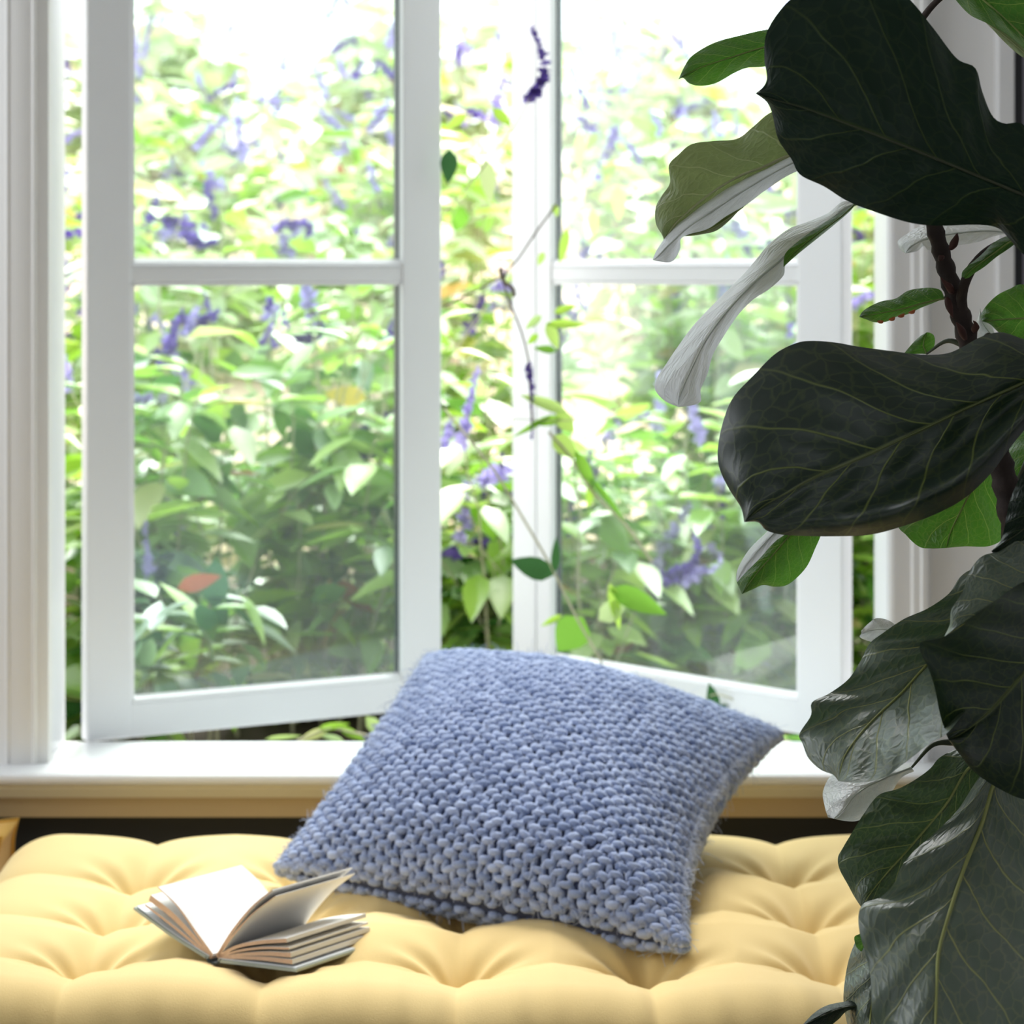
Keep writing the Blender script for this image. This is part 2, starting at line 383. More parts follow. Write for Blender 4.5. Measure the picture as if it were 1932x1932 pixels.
H0 = .715                                   # depth of tufts under the camera
cols = np.array([-.603, -.338, -.074, .190, .447, .709]) * .715
colx = list(cols); rowy = [2.508, 2.690, 2.878]
X0, X1 = -.432 - .184, .507 + .19
Y0, Y1 = 2.318, 3.062
def mattress():
    NX, NY = 420, 260
    zt, th = CZ - .676, .118
    # parameter grid wraps over the sides: u,v in [0,1] with rounded border of radius r
    u = np.linspace(0, 1, NX); v = np.linspace(0, 1, NY)
    X = X0 + (X1 - X0) * u[None, :] + 0 * v[:, None]; Y = Y0 + (Y1 - Y0) * v[:, None] + 0 * u[None, :]
    gx = np.array([X0] + colx + [X1]); gy = np.array([Y0] + rowy + [Y1])
    ix = np.interp(X, gx, np.arange(len(gx))); iy = np.interp(Y, gy, np.arange(len(gy)))
    fx = np.abs(np.sin(np.pi * ix)); fy = np.abs(np.sin(np.pi * iy))
    # lobes
    inx = (ix > 1 - 1e-6) & (ix < len(gx) - 2 + 1e-6); iny = (iy > 1 - 1e-6) & (iy < len(gy) - 2 + 1e-6)
    dist = np.full_like(X, 9.)
    ang = np.zeros_like(X)
    for cx in colx:
        for cy in rowy:
            d = np.hypot(X - cx, Y - cy); near = d < dist
            dist = np.where(near, d, dist); ang = np.where(near, np.arctan2(Y - cy, X - cx), ang)
    dgx = np.min(np.abs(X[..., None] - np.array(colx)), -1)
    dgy = np.min(np.abs(Y[..., None] - np.array(rowy)), -1)
    val = .0125 * np.exp(-dgx / .030) + .0125 * np.exp(-dgy / .030)
    z = -val - .030 * np.exp(-(dist / .034) ** 1.1) - .018 * np.exp(-dist / .07)
    z += .004 * np.cos(9 * ang + 1.3 * np.sin(2 * ang)) * np.exp(-((dist - .045) / .03) ** 2) * .7
    # fold ripples running over the front roll
    fr = np.exp(-((Y - Y0) / .075) ** 2)
    z += fr * (.0030 * np.maximum(0, np.sin(X * 88 + 14 * (Y - Y0) + 2.6 * np.sin(X * 9))) ** 2.5 + .0012 * np.sin(X * 161 + 1)) * (.35 + .65 * np.exp(-dgx / .07))
    z += .006 * np.sin(X * 5.1 + 1.1) * np.sin(Y * 7.3)
    # rounded border
    r = .075
    e = np.minimum(np.minimum(X - X0, X1 - X), np.minimum(Y - Y0, Y1 - Y))
    ex = np.clip(np.minimum(X - X0, X1 - X) / r, 0, 1); ey = np.clip(np.minimum(Y - Y0, Y1 - Y) / r, 0, 1)
    drop = (1 - np.sqrt(np.clip(1 - (1 - ex) ** 2, 0, 1))) + (1 - np.sqrt(np.clip(1 - (1 - ey) ** 2, 0, 1)))
    drop = np.clip(drop, 0, 1)
    z = z * (1 - drop ** 2) - drop * th * .5
    # outline pinched at the pleats
    def pin(t, g): return np.sum([np.exp(-np.abs(t - c) / .018) for c in g], 0)
    top = np.stack([X, Y, zt + z], -1)
    px = pin(X, colx) * .005; py = pin(Y, rowy) * .005
    top[..., 1] += np.where(Y < Y0 + .2, px * (1 - ey), 0) - np.where(Y > Y1 - .2, px * (1 - ey), 0)
    top[..., 0] += np.where(X < X0 + .2, py * (1 - ex), 0) - np.where(X > X1 - .2, py * (1 - ex), 0)
    bot = top.copy(); bot[..., 2] = zt - th + (th * .5 - np.abs(th * .5 - drop * th * .5)) * 0 + drop * th * .5
    V = np.vstack([top.reshape(-1, 3), bot.reshape(-1, 3)])
    i, j = np.meshgrid(np.arange(NY - 1), np.arange(NX - 1), indexing='ij')
    a = (i * NX + j).ravel(); F = np.stack([a, a + 1, a + NX + 1, a + NX], 1)
    N = NX * NY
    F2 = np.stack([a + N, a + NX + N, a + NX + 1 + N, a + 1 + N], 1)
    rim = []
    edge = list(range(0, NX)) + [NX * k + NX - 1 for k in range(1, NY)] + [NX * (NY - 1) + k for k in range(NX - 2, -1, -1)] + [NX * k for k in range(NY - 2, 0, -1)]
    for k in range(len(edge)):
        p, q = edge[k], edge[(k + 1) % len(edge)]
        rim.append((q, p, p + N, q + N))
    return V, np.vstack([F, F2, np.array(rim)]), top, zt
mt = tag(empty('tufted_mattress', (0, 2.7, .40)), 'yellow buttoned seat mattress lying on the bench below the window', 'mattress')
mV, mF, mtop, mzt = mattress()
mV[:, 2] = np.maximum(mV[:, 2], .4005)
arr_obj('cover', mV, mF, yellow, mt)
bv = []
for cx in colx:
    for cy in rowy:
        j = int(round((cx - X0) / (X1 - X0) * 419)); i = int(round((cy - Y0) / (Y1 - Y0) * 259))
        bv.append((cx, cy, mtop[i, j, 2]))
b0 = None
for p in bv:
    if b0 is None:
        bm = bmesh.new(); bmesh.ops.create_uvsphere(bm, u_segments=16, v_segments=8, radius=1)
        for v in bm.verts: v.co = Vector((v.co.x * .013, v.co.y * .013, v.co.z * .0065))
        b0 = bm_obj('button', bm, yellow, None, True); o = b0
    else:
        o = b0.copy(); C.objects.link(o)
    o.parent = mt; o.location = Vector(p) + Vector((0, 0, .006)) - wloc(mt)

# cushion peeping in at the left
def box_cushion():
    root = tag(empty('box_cushion', (-.80, 3.08, .40)), 'shaded yellow cushion corner at the left edge beside the pale mattress', 'cushion')
    n = 24; bm = bmesh.new()
    bmesh.ops.create_cube(bm, size=2); bmesh.ops.subdivide_edges(bm, edges=bm.edges[:], cuts=14, use_grid_fill=True)
    hx, hy, hz = .165, .05, .062
    for v in bm.verts:
        x, y, z = v.co
        bul = 1 + .10 * (1 - x * x) * (1 - z * z)
        pin = 1 + .05 * (abs(x) ** 8) * (abs(z) ** 8)
        v.co = Vector((-.80 + x * hx * pin, 3.10 + y * hy * bul, .428 + z * hz * pin + .012 * (x > 0) * x * z))
    bm_obj('cover', bm, yellow_shaded, root, True)
    P4 = []
    for sy in (-1, 1):
        pts = []
        for t in np.linspace(0, 1, 60, endpoint=False):
            q = t * 4; s = int(q); r = q - s; r = r * 2 - 1
            x, z = [(r, 1), (1, -r), (-r, -1), (-1, r)][s]
            pin = 1 + .05 * (abs(x) ** 8) * (abs(z) ** 8)
            pts.append((-.80 + x * hx * pin, 3.10 + sy * hy, .428 + z * hz * pin + .012 * (x > 0) * x * z))
        pts.append(pts[0]); P4.append(tube_VF(pts, .0035, 6))
    V, F = merge(P4); arr_obj('piping', V, F, yellow_shaded, root)
box_cushion()

# ------------------------------------------------------------------ knitted pillow
def pillow():
    A = P(527, 1640, 2.79); B = P(1290, 1785, 2.52); Cc = P(810, 1245, 3.215); Dd = P(1468, 1388, 3.0)
    A, B, Cc, Dd = [np.array(q) for q in (A, B, Cc, Dd)]
    nrm = np.cross(B - A, Cc - A); nrm /= np.linalg.norm(nrm)
    if nrm[2] < 0: nrm = -nrm
    TH = .103
    def surf(u, v, side):
        u = np.asarray(u, float); v = np.asarray(v, float)
        # seam outline drawn in between the corners
        pu = .085 * (1 - v * v) * np.sign(u) * np.abs(u) ** 1.5 * np.where(u > 0, 1.9, .95)
        pv = .05 * (1 - u * u) * np.sign(v) * np.abs(v) ** 1.5 * np.where(v > 0, -.55, .2)
        uu = u - pu; vv = v - pv
        a = (uu + 1) / 2; b = (vv + 1) / 2
        base = (A * ((1 - a) * (1 - b))[..., None] + B * (a * (1 - b))[..., None] + Cc * ((1 - a) * b)[..., None] + Dd * (a * b)[..., None])
        t = TH * (np.clip(1 - u * u, 0, 1) ** .5) * (np.clip(1 - v * v, 0, 1) ** .5) * (1 - .12 * u * v)
        t = t + .001 + .004 * np.sin(4 * u + 1) * np.sin(3 * v) * (1 - u * u)
        if side < 0: t = t * .72
        return base + side * t[..., None] * nrm
    def nor(u, v, side):
        e = 1e-3
        d1 = surf(u + e, v, side) - surf(u - e, v, side); d2 = surf(u, v + e, side) - surf(u, v - e, side)
        l1 = np.linalg.norm(d1, axis=-1, keepdims=True); l2 = np.linalg.norm(d2, axis=-1, keepdims=True)
        d1 /= l1; d2 /= l2
        n = np.cross(d1, d2); n /= np.linalg.norm(n, axis=-1, keepdims=True) + 1e-9
        return d1, d2, n * side
    root = tag(empty('knitted_pillow', tuple((A + B) / 2)), 'blue grey chunky knitted wool pillow leaning back on the window sill', 'pillow')
    # body
    n = 60
    g = np.linspace(-1, 1, n); U, Vv = np.meshgrid(np.sin(g * np.pi / 2) * .999, np.sin(g * np.pi / 2) * .999)
    s1 = surf(U, Vv, 1).reshape(-1, 3); s2 = surf(U, Vv, -1).reshape(-1, 3)
    i, j = np.meshgrid(np.arange(n - 1), np.arange(n - 1), indexing='ij'); a = (i * n + j).ravel()
    F = np.stack([a, a + 1, a + n + 1, a + n], 1)
    edge = list(range(0, n)) + [n * k + n - 1 for k in range(1, n)] + [n * (n - 1) + k for k in range(n - 2, -1, -1)] + [n * k for k in range(n - 2, 0, -1)]
    rim = np.array([(edge[(k + 1) % len(edge)], edge[k], edge[k] + n * n, edge[(k + 1) % len(edge)] + n * n) for k in range(len(edge))])
    arr_obj('pillow_body', np.vstack([s1, s2]), np.vstack([F, F[:, ::-1] + n * n, rim]), wool_dark, root)
    # unit ellipsoid
    nu, nv = 8, 5
    th = np.linspace(0, np.pi, nv + 2)[1:-1]; ph = np.arange(nu) / nu * 2 * np.pi
    sph = np.array([[math.cos(t), math.sin(t) * math.cos(p), math.sin(t) * math.sin(p)] for t in th for p in ph])
    sph = np.vstack([sph, [[1, 0, 0], [-1, 0, 0]]])
    tri = []
    for r in range(nv - 1):
        for k in range(nu):
            p, q = r * nu + k, r * nu + (k + 1) % nu
            tri += [(p, q, q + nu), (p, q + nu, p + nu)]
    for k in range(nu):
        tri.append((nu * nv, (k + 1) % nu, k)); tri.append((nu * nv + 1, (nv - 1) * nu + k, (nv - 1) * nu + (k + 1) % nu))
    tri = np.array(tri)
    def stitches(side, name):
        g = np.linspace(-1, 1, 400)
        sv_ = surf(np.zeros(400), g, side); av = np.r_[0, np.cumsum(np.linalg.norm(np.diff(sv_, axis=0), axis=1))]
        su_ = surf(g, np.zeros(400), side); au_ = np.r_[0, np.cumsum(np.linalg.norm(np.diff(su_, axis=0), axis=1))]
        rows = int(av[-1] / .0091); colsn = int(au_[-1] / .0195)
        wv = lambda q: float(np.interp((q + 1) / 2 * av[-1], av, g)); wu = lambda q: float(np.interp((q + 1) / 2 * au_[-1], au_, g))
        su, sv, sx, sy, sz, off, tw = [], [], [], [], [], [], []
        for r in range(rows):
            v = -1 + (r + .5) / rows * 2
            for c in range(colsn + (r % 2)):
                u = -1 + (c + (.5 if r % 2 == 0 else 0)) / colsn * 2
                u = min(max(u, -.995), .995)
                ju, jv = rng.normal(0, .005), rng.normal(0, .0035)
                k = rng.uniform(.85, 1.18)
                su.append(wu(u + ju)); sv.append(wv(v + jv)); sx.append(.0081 * k); sy.append(.0047 * rng.uniform(.85, 1.2)); sz.append(.0050); off.append(.0032 + rng.normal(0, .0006)); tw.append(rng.normal(0, .16))
                if r > 0:
                    for q in (-.25, .25):
                        u2 = u + q * 2 / colsn * 1.0
                        if abs(u2) < .99:
                            su.append(wu(u2 + rng.normal(0, .004))); sv.append(wv(v - 1 / rows)); sx.append(.0036); sy.append(.0076); sz.append(.0038); off.append(.0016); tw.append(rng.normal(0, .22))
        su, sv = np.clip(np.array(su), -.9995, .9995), np.clip(np.array(sv), -.9995, .9995)
        ctr = surf(su, sv, side); d1, d2, nn = nor(np.clip(su, -.99, .99), np.clip(sv, -.99, .99), side)
        d2 = np.cross(nn, d1); tw = np.array(tw)[:, None]
        e1 = d1 * np.cos(tw) + d2 * np.sin(tw); e2 = -d1 * np.sin(tw) + d2 * np.cos(tw)
        ctr = ctr + nn * np.array(off)[:, None]
        sx, sy, sz = map(lambda q: np.array(q)[:, None, None], (sx, sy, sz))
        V = ctr[:, None] + sx * sph[None, :, 0:1] * e1[:, None] + sy * sph[None, :, 1:2] * e2[:, None] + sz * sph[None, :, 2:3] * nn[:, None]
        F = tri[None] + (np.arange(len(ctr)) * len(sph))[:, None, None]
        o = arr_obj(name, V.reshape(-1, 3), F.reshape(-1, 3), wool, root); o['kind'] = 'stuff'
    stitches(1, 'knit_stitches'); stitches(-1, 'back_knit_stitches')
    # edge seam loops
    es = []
    for k in range(400):
        t = k / 400 * 4; s = int(t); r = (t - s) * 2 - 1
        u, v = [(r, -1), (1, r), (-r, 1), (-1, -r)][s]; u *= .995; v *= .995
        if v < -.99 and abs(u) < .9: continue
        c0 = (surf(np.array([u]), np.array([v]), 1)[0] + surf(np.array([u]), np.array([v]), -1)[0]) / 2
        es.append(c0)
    es = np.array(es); ne = len(es); V = es[:, None] + (sph * np.array([.0052, .0055, .0060]))[None] * (1 + .2 * rng.normal(size=(ne, 1, 1)))
    F = tri[None] + (np.arange(ne) * len(sph))[:, None, None]
    o = arr_obj('seam_stitches', V.reshape(-1, 3), F.reshape(-1, 3), wool, root); o['kind'] = 'stuff'
    # fuzz
    parts = []
    for k in range(3800):
        side = 1 if rng.random() < .85 else -1
        if rng.random() < .45:
            u, v = [(rng.uniform(-1, 1), .985), (.985, rng.uniform(-1, 1)), (-.985, rng.uniform(-1, 1)), (rng.uniform(-1, 1), -.985)][rng.integers(4)]
        else: u, v = rng.uniform(-.97, .97, 2)
        u = np.clip(u, -.985, .985); v = np.clip(v, -.985, .985)
        p = surf(np.array([u]), np.array([v]), side)[0]; d1, d2, nn = [q[0] for q in nor(np.array([u]), np.array([v]), side)]
        L = rng.uniform(.006, .015) * (2.0 if rng.random() < .03 else 1)
        dr = d1 * rng.normal(0, .8) + d2 * rng.normal(0, .8) + nn * rng.uniform(.3, 1)
        dr /= np.linalg.norm(dr); cu = np.cross(dr, nn) * rng.normal(0, .6) - np.array([0, 0, .5])
        tt = np.linspace(0, 1, 4)[:, None]
        path = p + nn * .006 + dr * L * tt + cu * L * .5 * tt ** 2
        parts.append(tube_VF(path, .00016 + .00018 * rng.random(), 3))
    V, F = merge(parts); o = arr_obj('wool_fuzz', V, F, fuzz_mat, root); o['kind'] = 'stuff'
pillow()

# ------------------------------------------------------------------ open book
def book():
    paper = simple('book_paper', (.86, .85, .84), .7, .02, 40)
    edge_m = simple('page_edge', (.72, .50, .36), .8, .15, 400)
    cover = simple('book_cover', (.42, .48, .44), .6, .12, 60)
    inner = simple('cover_lining', (.80, .82, .85), .6, .02, 30)
    spine_m = simple('spine_cloth', (.03, .045, .05), .6, .2, 60)
    O = P(405, 1812, 2.487); phi = R(28.5)
    ex = Vector((math.cos(phi), -math.sin(phi), 0)); ey = Vector((math.sin(phi), math.cos(phi), -.06)); ez = Vector((0, 0, 1))
    root = tag(empty('open_book', tuple(O)), 'small open book with blank white pages fanned on the yellow mattress', 'book')
    L = .148
    def sheet(name, prof, thick, m, y0=0, y1=L, parent=root, m2=None, label=None):
        """prof: centre line in (x,z); thickness goes below it"""
        p = catmull(prof, 22); T = np.gradient(p, axis=0); T /= np.linalg.norm(T, axis=1, keepdims=True)
        N = np.stack([-T[:, 1], T[:, 0]], 1)
        if np.ndim(thick) == 0: thick = np.full(len(p), thick)
        else: thick = np.interp(np.linspace(0, 1, len(p)), np.linspace(0, 1, len(thick)), thick)
        if p[-1, 0] < p[0, 0]: N = -N
        a = p; b = p - N * thick[:, None]
        V, n = [], len(p)
        for yy in (y0, y1):
            for q in (a, b):
                for (x, z) in q: V.append(tuple(O + ex * x + ey * yy + ez * z))
        A0, B0, A1, B1 = 0, n, 2 * n, 3 * n
        F = []; ne = []
        for i in range(n - 1):
            F.append((A0 + i, A0 + i + 1, A1 + i + 1, A1 + i)); ne.append(0)
            F.append((B0 + i + 1, B0 + i, B1 + i, B1 + i + 1)); ne.append(0)
            F.append((A0 + i, B0 + i, B0 + i + 1, A0 + i + 1)); ne.append(1)
            F.append((A1 + i + 1, B1 + i + 1, B1 + i, A1 + i)); ne.append(1)
        F.append((A0 + n - 1, B0 + n - 1, B1 + n - 1, A1 + n - 1)); ne.append(2)
        F.append((A0, A1, B1, B0)); ne.append(1)
        me = bpy.data.meshes.new(name); me.from_pydata(V, [], F); me.materials.append(m); me.materials.append(m2 or m)
        for pl, k in zip(me.polygons, ne): pl.material_index = 1 if k == 1 else 0; pl.use_smooth = (k == 0)
        me.set_sharp_from_angle(angle=R(40))
        o = link(bpy.data.objects.new(name, me), parent)
        if label: o['label'] = label
        return o
    # boards and spine
    sheet('cover_board', [(-.006, .003), (-.05, .020), (-.098, .042)], .0028, cover, -.003, L + .003, label='grey green left cover board')
    sheet('endpaper', [(-.006, .0042), (-.05, .0212), (-.096, .0430)], .0008, inner, -.001, L + .001)
    sheet('cover_board', [(.006, .002), (.05, .0035), (.1, .005)], .0028, cover, -.003, L + .003, label='grey green right cover board')
    sheet('endpaper', [(.006, .0032), (.05, .0047), (.098, .0060)], .0008, inner, -.001, L + .001)
    sheet('spine', [(-.0085, .004), (-.004, -.001), (.004, -.001), (.0085, .003)], .002, spine_m, -.003, L + .003)
    # page gatherings: (profile, thickness root..edge)
    fans = [
        ([(-.002, .006), (-.022, .026), (-.045, .049), (-.070, .0655)], [.0035, .0028, .0016, .0010], 'topmost left page, blank white and raised'),
        ([(-.003, .004), (-.026, .023), (-.052, .042), (-.079, .056)], [.0035, .005, .006, .0065], None),
        ([(-.004, .003), (-.032, .019), (-.060, .0335), (-.086, .046)], [.003, .003, .0025, .002], None),
        ([(.002, .006), (.020, .032), (.044, .059), (.069, .079)], [.003, .0028, .002, .0012], 'right page standing half turned'),
        ([(.002, .005), (.022, .029), (.046, .053), (.073, .0735)], [.003, .002, .001, .0007], None),
        ([(.003, .005), (.025, .018), (.055, .027), (.086, .0330)], [.003, .0032, .0036, .0040], None),
        ([(.003, .0045), (.028, .014), (.058, .021), (.089, .0245)], [.002, .0022, .0022, .0022], None),
        ([(.004, .004), (.030, .011), (.060, .0165), (.091, .0195)], [.002, .003, .004, .0045], None),
        ([(.004, .0035), (.030, .008), (.060, .0115), (.093, .0130)], [.0015, .003, .004, .0045], None),
    ]
    for pr, th, lb in fans: sheet('page', pr, th, paper, 0, L, root, edge_m, lb)
book()

# ------------------------------------------------------------------ fiddle leaf fig
def fig_mat(name, col, vein, trans, rough=.33, tcol=None, spec=.45, bump=.0022):
    m = bpy.data.materials.new(name); m.use_nodes = True
    n = m.node_tree.nodes; l = m.node_tree.links; n.clear()
    def math_(op, a=None, b=None, c=None):
        x = n.new('ShaderNodeMath'); x.operation = op
        for i, q in enumerate((a, b, c)):
            if q is None: continue
            if isinstance(q, (int, float)): x.inputs[i].default_value = q
            else: l.new(q, x.inputs[i])
        return x.outputs[0]
    uv = n.new('ShaderNodeUVMap'); uv.uv_map = 'UVMap'
    sp = n.new('ShaderNodeSeparateXYZ'); l.new(uv.outputs[0], sp.inputs[0])
    u = math_('MULTIPLY_ADD', sp.outputs[0], 2.0, -1.0); v = sp.outputs[1]
    au = math_('ABSOLUTE', u); side = math_('SIGN', u)
    nz = n.new('ShaderNodeTexNoise'); nz.inputs['Scale'].default_value = 4; l.new(uv.outputs[0], nz.inputs['Vector'])
    wob = math_('MULTIPLY_ADD', nz.outputs['Fac'], .06, -.03)
    ph = math_('MULTIPLY', math_('ADD', math_('SUBTRACT', v, math_('MULTIPLY', math_('POWER', au, .8), .24)), wob), 6.5)
    ph = math_('ADD', ph, math_('MULTIPLY', side, .22))
    d = math_('ABSOLUTE', math_('SUBTRACT', math_('FRACT', ph), .5))            # 0 on a lateral vein
    fade = math_('SUBTRACT', 1.0, math_('MULTIPLY', math_('POWER', au, 2.0), .75))
    lat = math_('MULTIPLY', math_('SUBTRACT', 1.0, math_('SMOOTH_MIN', math_('DIVIDE', d, .036), 1.0, .1)), fade)
    mid = math_('SUBTRACT', 1.0, math_('MINIMUM', math_('DIVIDE', au, .028), 1.0))
    mp = n.new('ShaderNodeMapping'); mp.inputs['Scale'].default_value = (17, 21, 1); l.new(uv.outputs[0], mp.inputs[0])
    dn = n.new('ShaderNodeTexNoise'); dn.inputs['Scale'].default_value = .8; l.new(mp.outputs[0], dn.inputs['Vector'])
    va = n.new('ShaderNodeVectorMath'); va.operation = 'ADD'; l.new(mp.outputs[0], va.inputs[0]); l.new(dn.outputs['Color'], va.inputs[1])
    vo = n.new('ShaderNodeTexVoronoi'); vo.feature = 'DISTANCE_TO_EDGE'; l.new(va.outputs[0], vo.inputs['Vector']); vo.inputs['Scale'].default_value = 1
    ter = math_('SUBTRACT', 1.0, math_('MINIMUM', math_('DIVIDE', vo.outputs['Distance'], .10), 1.0))
    veins = math_('MAXIMUM', math_('MAXIMUM', lat, mid), math_('MULTIPLY', ter, .16))
    veins = math_('MINIMUM', math_('MAXIMUM', veins, 0.0), 1.0)
    def mixc(f, a, b):
        x = n.new('ShaderNodeMix'); x.data_type = 'RGBA'
        l.new(f, x.inputs[0])
        for i, q in ((6, a), (7, b)):
            if isinstance(q, tuple): x.inputs[i].default_value = (*q, 1)
            else: l.new(q, x.inputs[i])
        return x.outputs[2]
    n2 = n.new('ShaderNodeTexNoise'); n2.inputs['Scale'].default_value = 7; n2.inputs['Detail'].default_value = 4; l.new(uv.outputs[0], n2.inputs['Vector'])
    base = mixc(n2.outputs['Fac'], tuple(c * .75 for c in col), tuple(c * 1.25 for c in col))
    colr = mixc(math_('MULTIPLY', veins, .85), base, vein)
    h = math_('SUBTRACT', math_('MULTIPLY', math_('MINIMUM', vo.outputs['Distance'], .35), 1.2), math_('MULTIPLY', math_('MAXIMUM', lat, mid), 1.1))
    h = math_('ADD', h, math_('MULTIPLY', n2.outputs['Fac'], .5))
    bp = n.new('ShaderNodeBump'); bp.inputs['Distance'].default_value = bump; bp.inputs['Strength'].default_value = .55; l.new(h, bp.inputs['Height'])
    b = n.new('ShaderNodeBsdfPrincipled'); b.inputs['Roughness'].default_value = rough
    b.inputs['Specular IOR Level'].default_value = spec
    l.new(colr, b.inputs['Base Color']); l.new(bp.outputs[0], b.inputs['Normal'])
    t = n.new('ShaderNodeBsdfTranslucent'); tc = tcol or tuple(min(1, c * 3) for c in col)
    tcc = mixc(math_('MULTIPLY', veins, .6), tc, tuple(min(1, q * 1.3) for q in vein)); l.new(tcc, t.inputs[0])
    mx = n.new('ShaderNodeMixShader'); mx.inputs[0].default_value = trans
    l.new(b.outputs[0], mx.inputs[1]); l.new(t.outputs[0], mx.inputs[2])
    out = n.new('ShaderNodeOutputMaterial'); l.new(mx.outputs[0], out.inputs[0])
    return m
FM = {
    'dark': fig_mat('shaded_fig_leaf', (.007, .017, .010), (.06, .085, .02), .10, .42, (.012, .05, .014), .2, .0012),  # silhouette shade put into this near-black leaf colour
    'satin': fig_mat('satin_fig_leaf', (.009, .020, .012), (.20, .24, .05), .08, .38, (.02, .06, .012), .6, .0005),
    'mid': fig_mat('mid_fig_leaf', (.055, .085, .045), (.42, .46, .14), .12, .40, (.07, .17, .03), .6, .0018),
    'grey': fig_mat('lit_fig_leaf', (.118, .150, .116), (.56, .56, .20), .10, .38, (.08, .18, .04), .75, .0018),  # soft light and waxy sheen put into this greyer leaf colour
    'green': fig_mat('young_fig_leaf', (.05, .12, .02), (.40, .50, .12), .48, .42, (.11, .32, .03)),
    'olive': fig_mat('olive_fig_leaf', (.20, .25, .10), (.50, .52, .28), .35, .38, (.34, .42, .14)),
    'pale': fig_mat('sheen_fig_leaf', (.76, .78, .79), (.80, .82, .80), .38, .34, (.74, .78, .74)),  # white sky sheen painted as the leaf colour
}
bark = simple('fig_bark', (.030, .017, .013), .8, .6, 70, .002)
petiole_m = simple('fig_petiole', (.04, .05, .02), .5, .3, 40)
rim_m = simple('rusty_rim_tissue', (.45, .12, .03), .6, .4, 80)
rust = simple('rust_bract', (.055, .014, .008), .7, .5, 60)
midrib_m = {'mid': simple('midrib_mid', (.34, .37, .12), .5, .2, 60), 'satin': simple('midrib_satin', (.10, .12, .035), .5, .2, 60), 'dark': simple('midrib_dark', (.035, .042, .015), .5, .2, 60), 'grey': simple('midrib_green', (.34, .36, .11), .5, .2, 60),
            'green': simple('midrib_lime', (.22, .28, .07), .5, .2, 60), 'olive': simple('midrib_olive', (.45, .46, .24), .5, .2, 60),
            'pale': simple('midrib_pale', (.55, .58, .5), .5, .2, 60)}
fig = tag(empty('fiddle_leaf_fig', (.44, 2.0, 0)), 'tall potted fig with big violin shaped dark leaves in the right foreground', 'plant')
trunk_px = [(1690, 60, 2.06), (1715, 230, 2.05), (1742, 350, 2.04), (1762, 425, 2.03), (1783, 500, 2.03), (1803, 565, 2.03), (1824, 635, 2.03), (1850, 740, 2.03), (1885, 865, 2.03), (1905, 950, 2.03), (1928, 1100, 2.03), (1950, 1400, 2.03), (1962, 1800, 2.03), (1975, 2600, 2.03), (1980, 3060, 2.03)]
tp = catmull([tuple(P(*q)) for q in trunk_px], 110)
tr_r = np.interp(np.linspace(0, 1, 110), [0, .08, .14, .2, .3, .5, 1], [.0025, .0026, .0034, .0055, .0068, .0085, .013])
tr_r = tr_r * (1 + .12 * np.sin(np.arange(110) * 1.9))
V, F = tube_VF(tp, tr_r, 14); arr_obj('trunk', V, F, bark, fig)
def twig(pts, r0, r1, name='branch', m=bark, parent=fig):
    p = catmull([tuple(P(*q)) for q in pts], 24)
    V, F = tube_VF(p, np.linspace(r0, r1, 24), 8); return arr_obj(name, V, F, m, parent)
tp2 = catmull([tuple(P(*q)) for q in [(2000, 250, 1.94), (2022, 400, 1.94), (2040, 640, 1.95), (2050, 900, 1.95), (2075, 1100, 1.95), (2092, 1220, 1.95), (2100, 1310, 1.95), (2095, 1800, 1.97), (2040, 2600, 2.0), (1992, 3060, 2.03)]], 90)
V, F = tube_VF(tp2, np.linspace(.004, .011, 90) * (1 + .1 * np.sin(np.arange(90) * 1.7)), 12); arr_obj('trunk', V, F, bark, fig)
for k, (a, b) in enumerate([((1706, 592), (1694, 597)), ((1688, 598), (1677, 603)), ((1666, 606), (1655, 606)), ((1726, 585), (1714, 590))]):
    p = catmull([tuple(P(a[0], a[1], 2.012)), tuple(P((a[0] + b[0]) / 2 + 2, (a[1] + b[1]) / 2 + 1.5, 2.010)), tuple(P(b[0], b[1], 2.012))], 8)
    V, F = tube_VF(p, .0016 * np.sin(np.linspace(.3, 2.9, 8)), 6); arr_obj('rusty_rim', V, F, rim_m, fig)
twig([(1818, 600, 2.03), (1814, 560, 2.02), (1830, 512, 2.0), (1862, 475, 1.99), (1910, 452, 1.98), (1960, 445, 1.95)], .0048, .0026)
twig([(1700, 100, 2.05), (1760, 10, 2.02), (1850, -60, 2.0)], .003, .0025)
twig([(1735, 330, 2.04), (1690, 250, 2.0), (1600, 120, 2.0), (1540, 80, 2.03)], .0028, .0018)
# rusty bracts on the trunk
for pts in ([(1793, 470, 2.02), (1802, 455, 2.015), (1806, 440, 2.01)], [(1797, 552, 2.02), (1790, 540, 2.01), (1782, 533, 2.01), (1774, 522, 2.01)],
            [(1786, 562, 2.015), (1793, 585, 2.01), (1798, 600, 2.01)], [(1822, 640, 2.015), (1812, 620, 2.01), (1804, 608, 2.008)], [(1838, 626, 2.02), (1841, 612, 2.01), (1836, 605, 2.01)],
            [(1779, 490, 2.02), (1775, 486, 2.02), (1772, 481, 2.02)]):
    p = catmull([tuple(P(*q)) for q in pts], 10)
    V, F = tube_VF(p, .0032 * np.sin(np.linspace(.5, 3.1, 10)) + .0002, 6); arr_obj('bract', V, F, rust, fig)

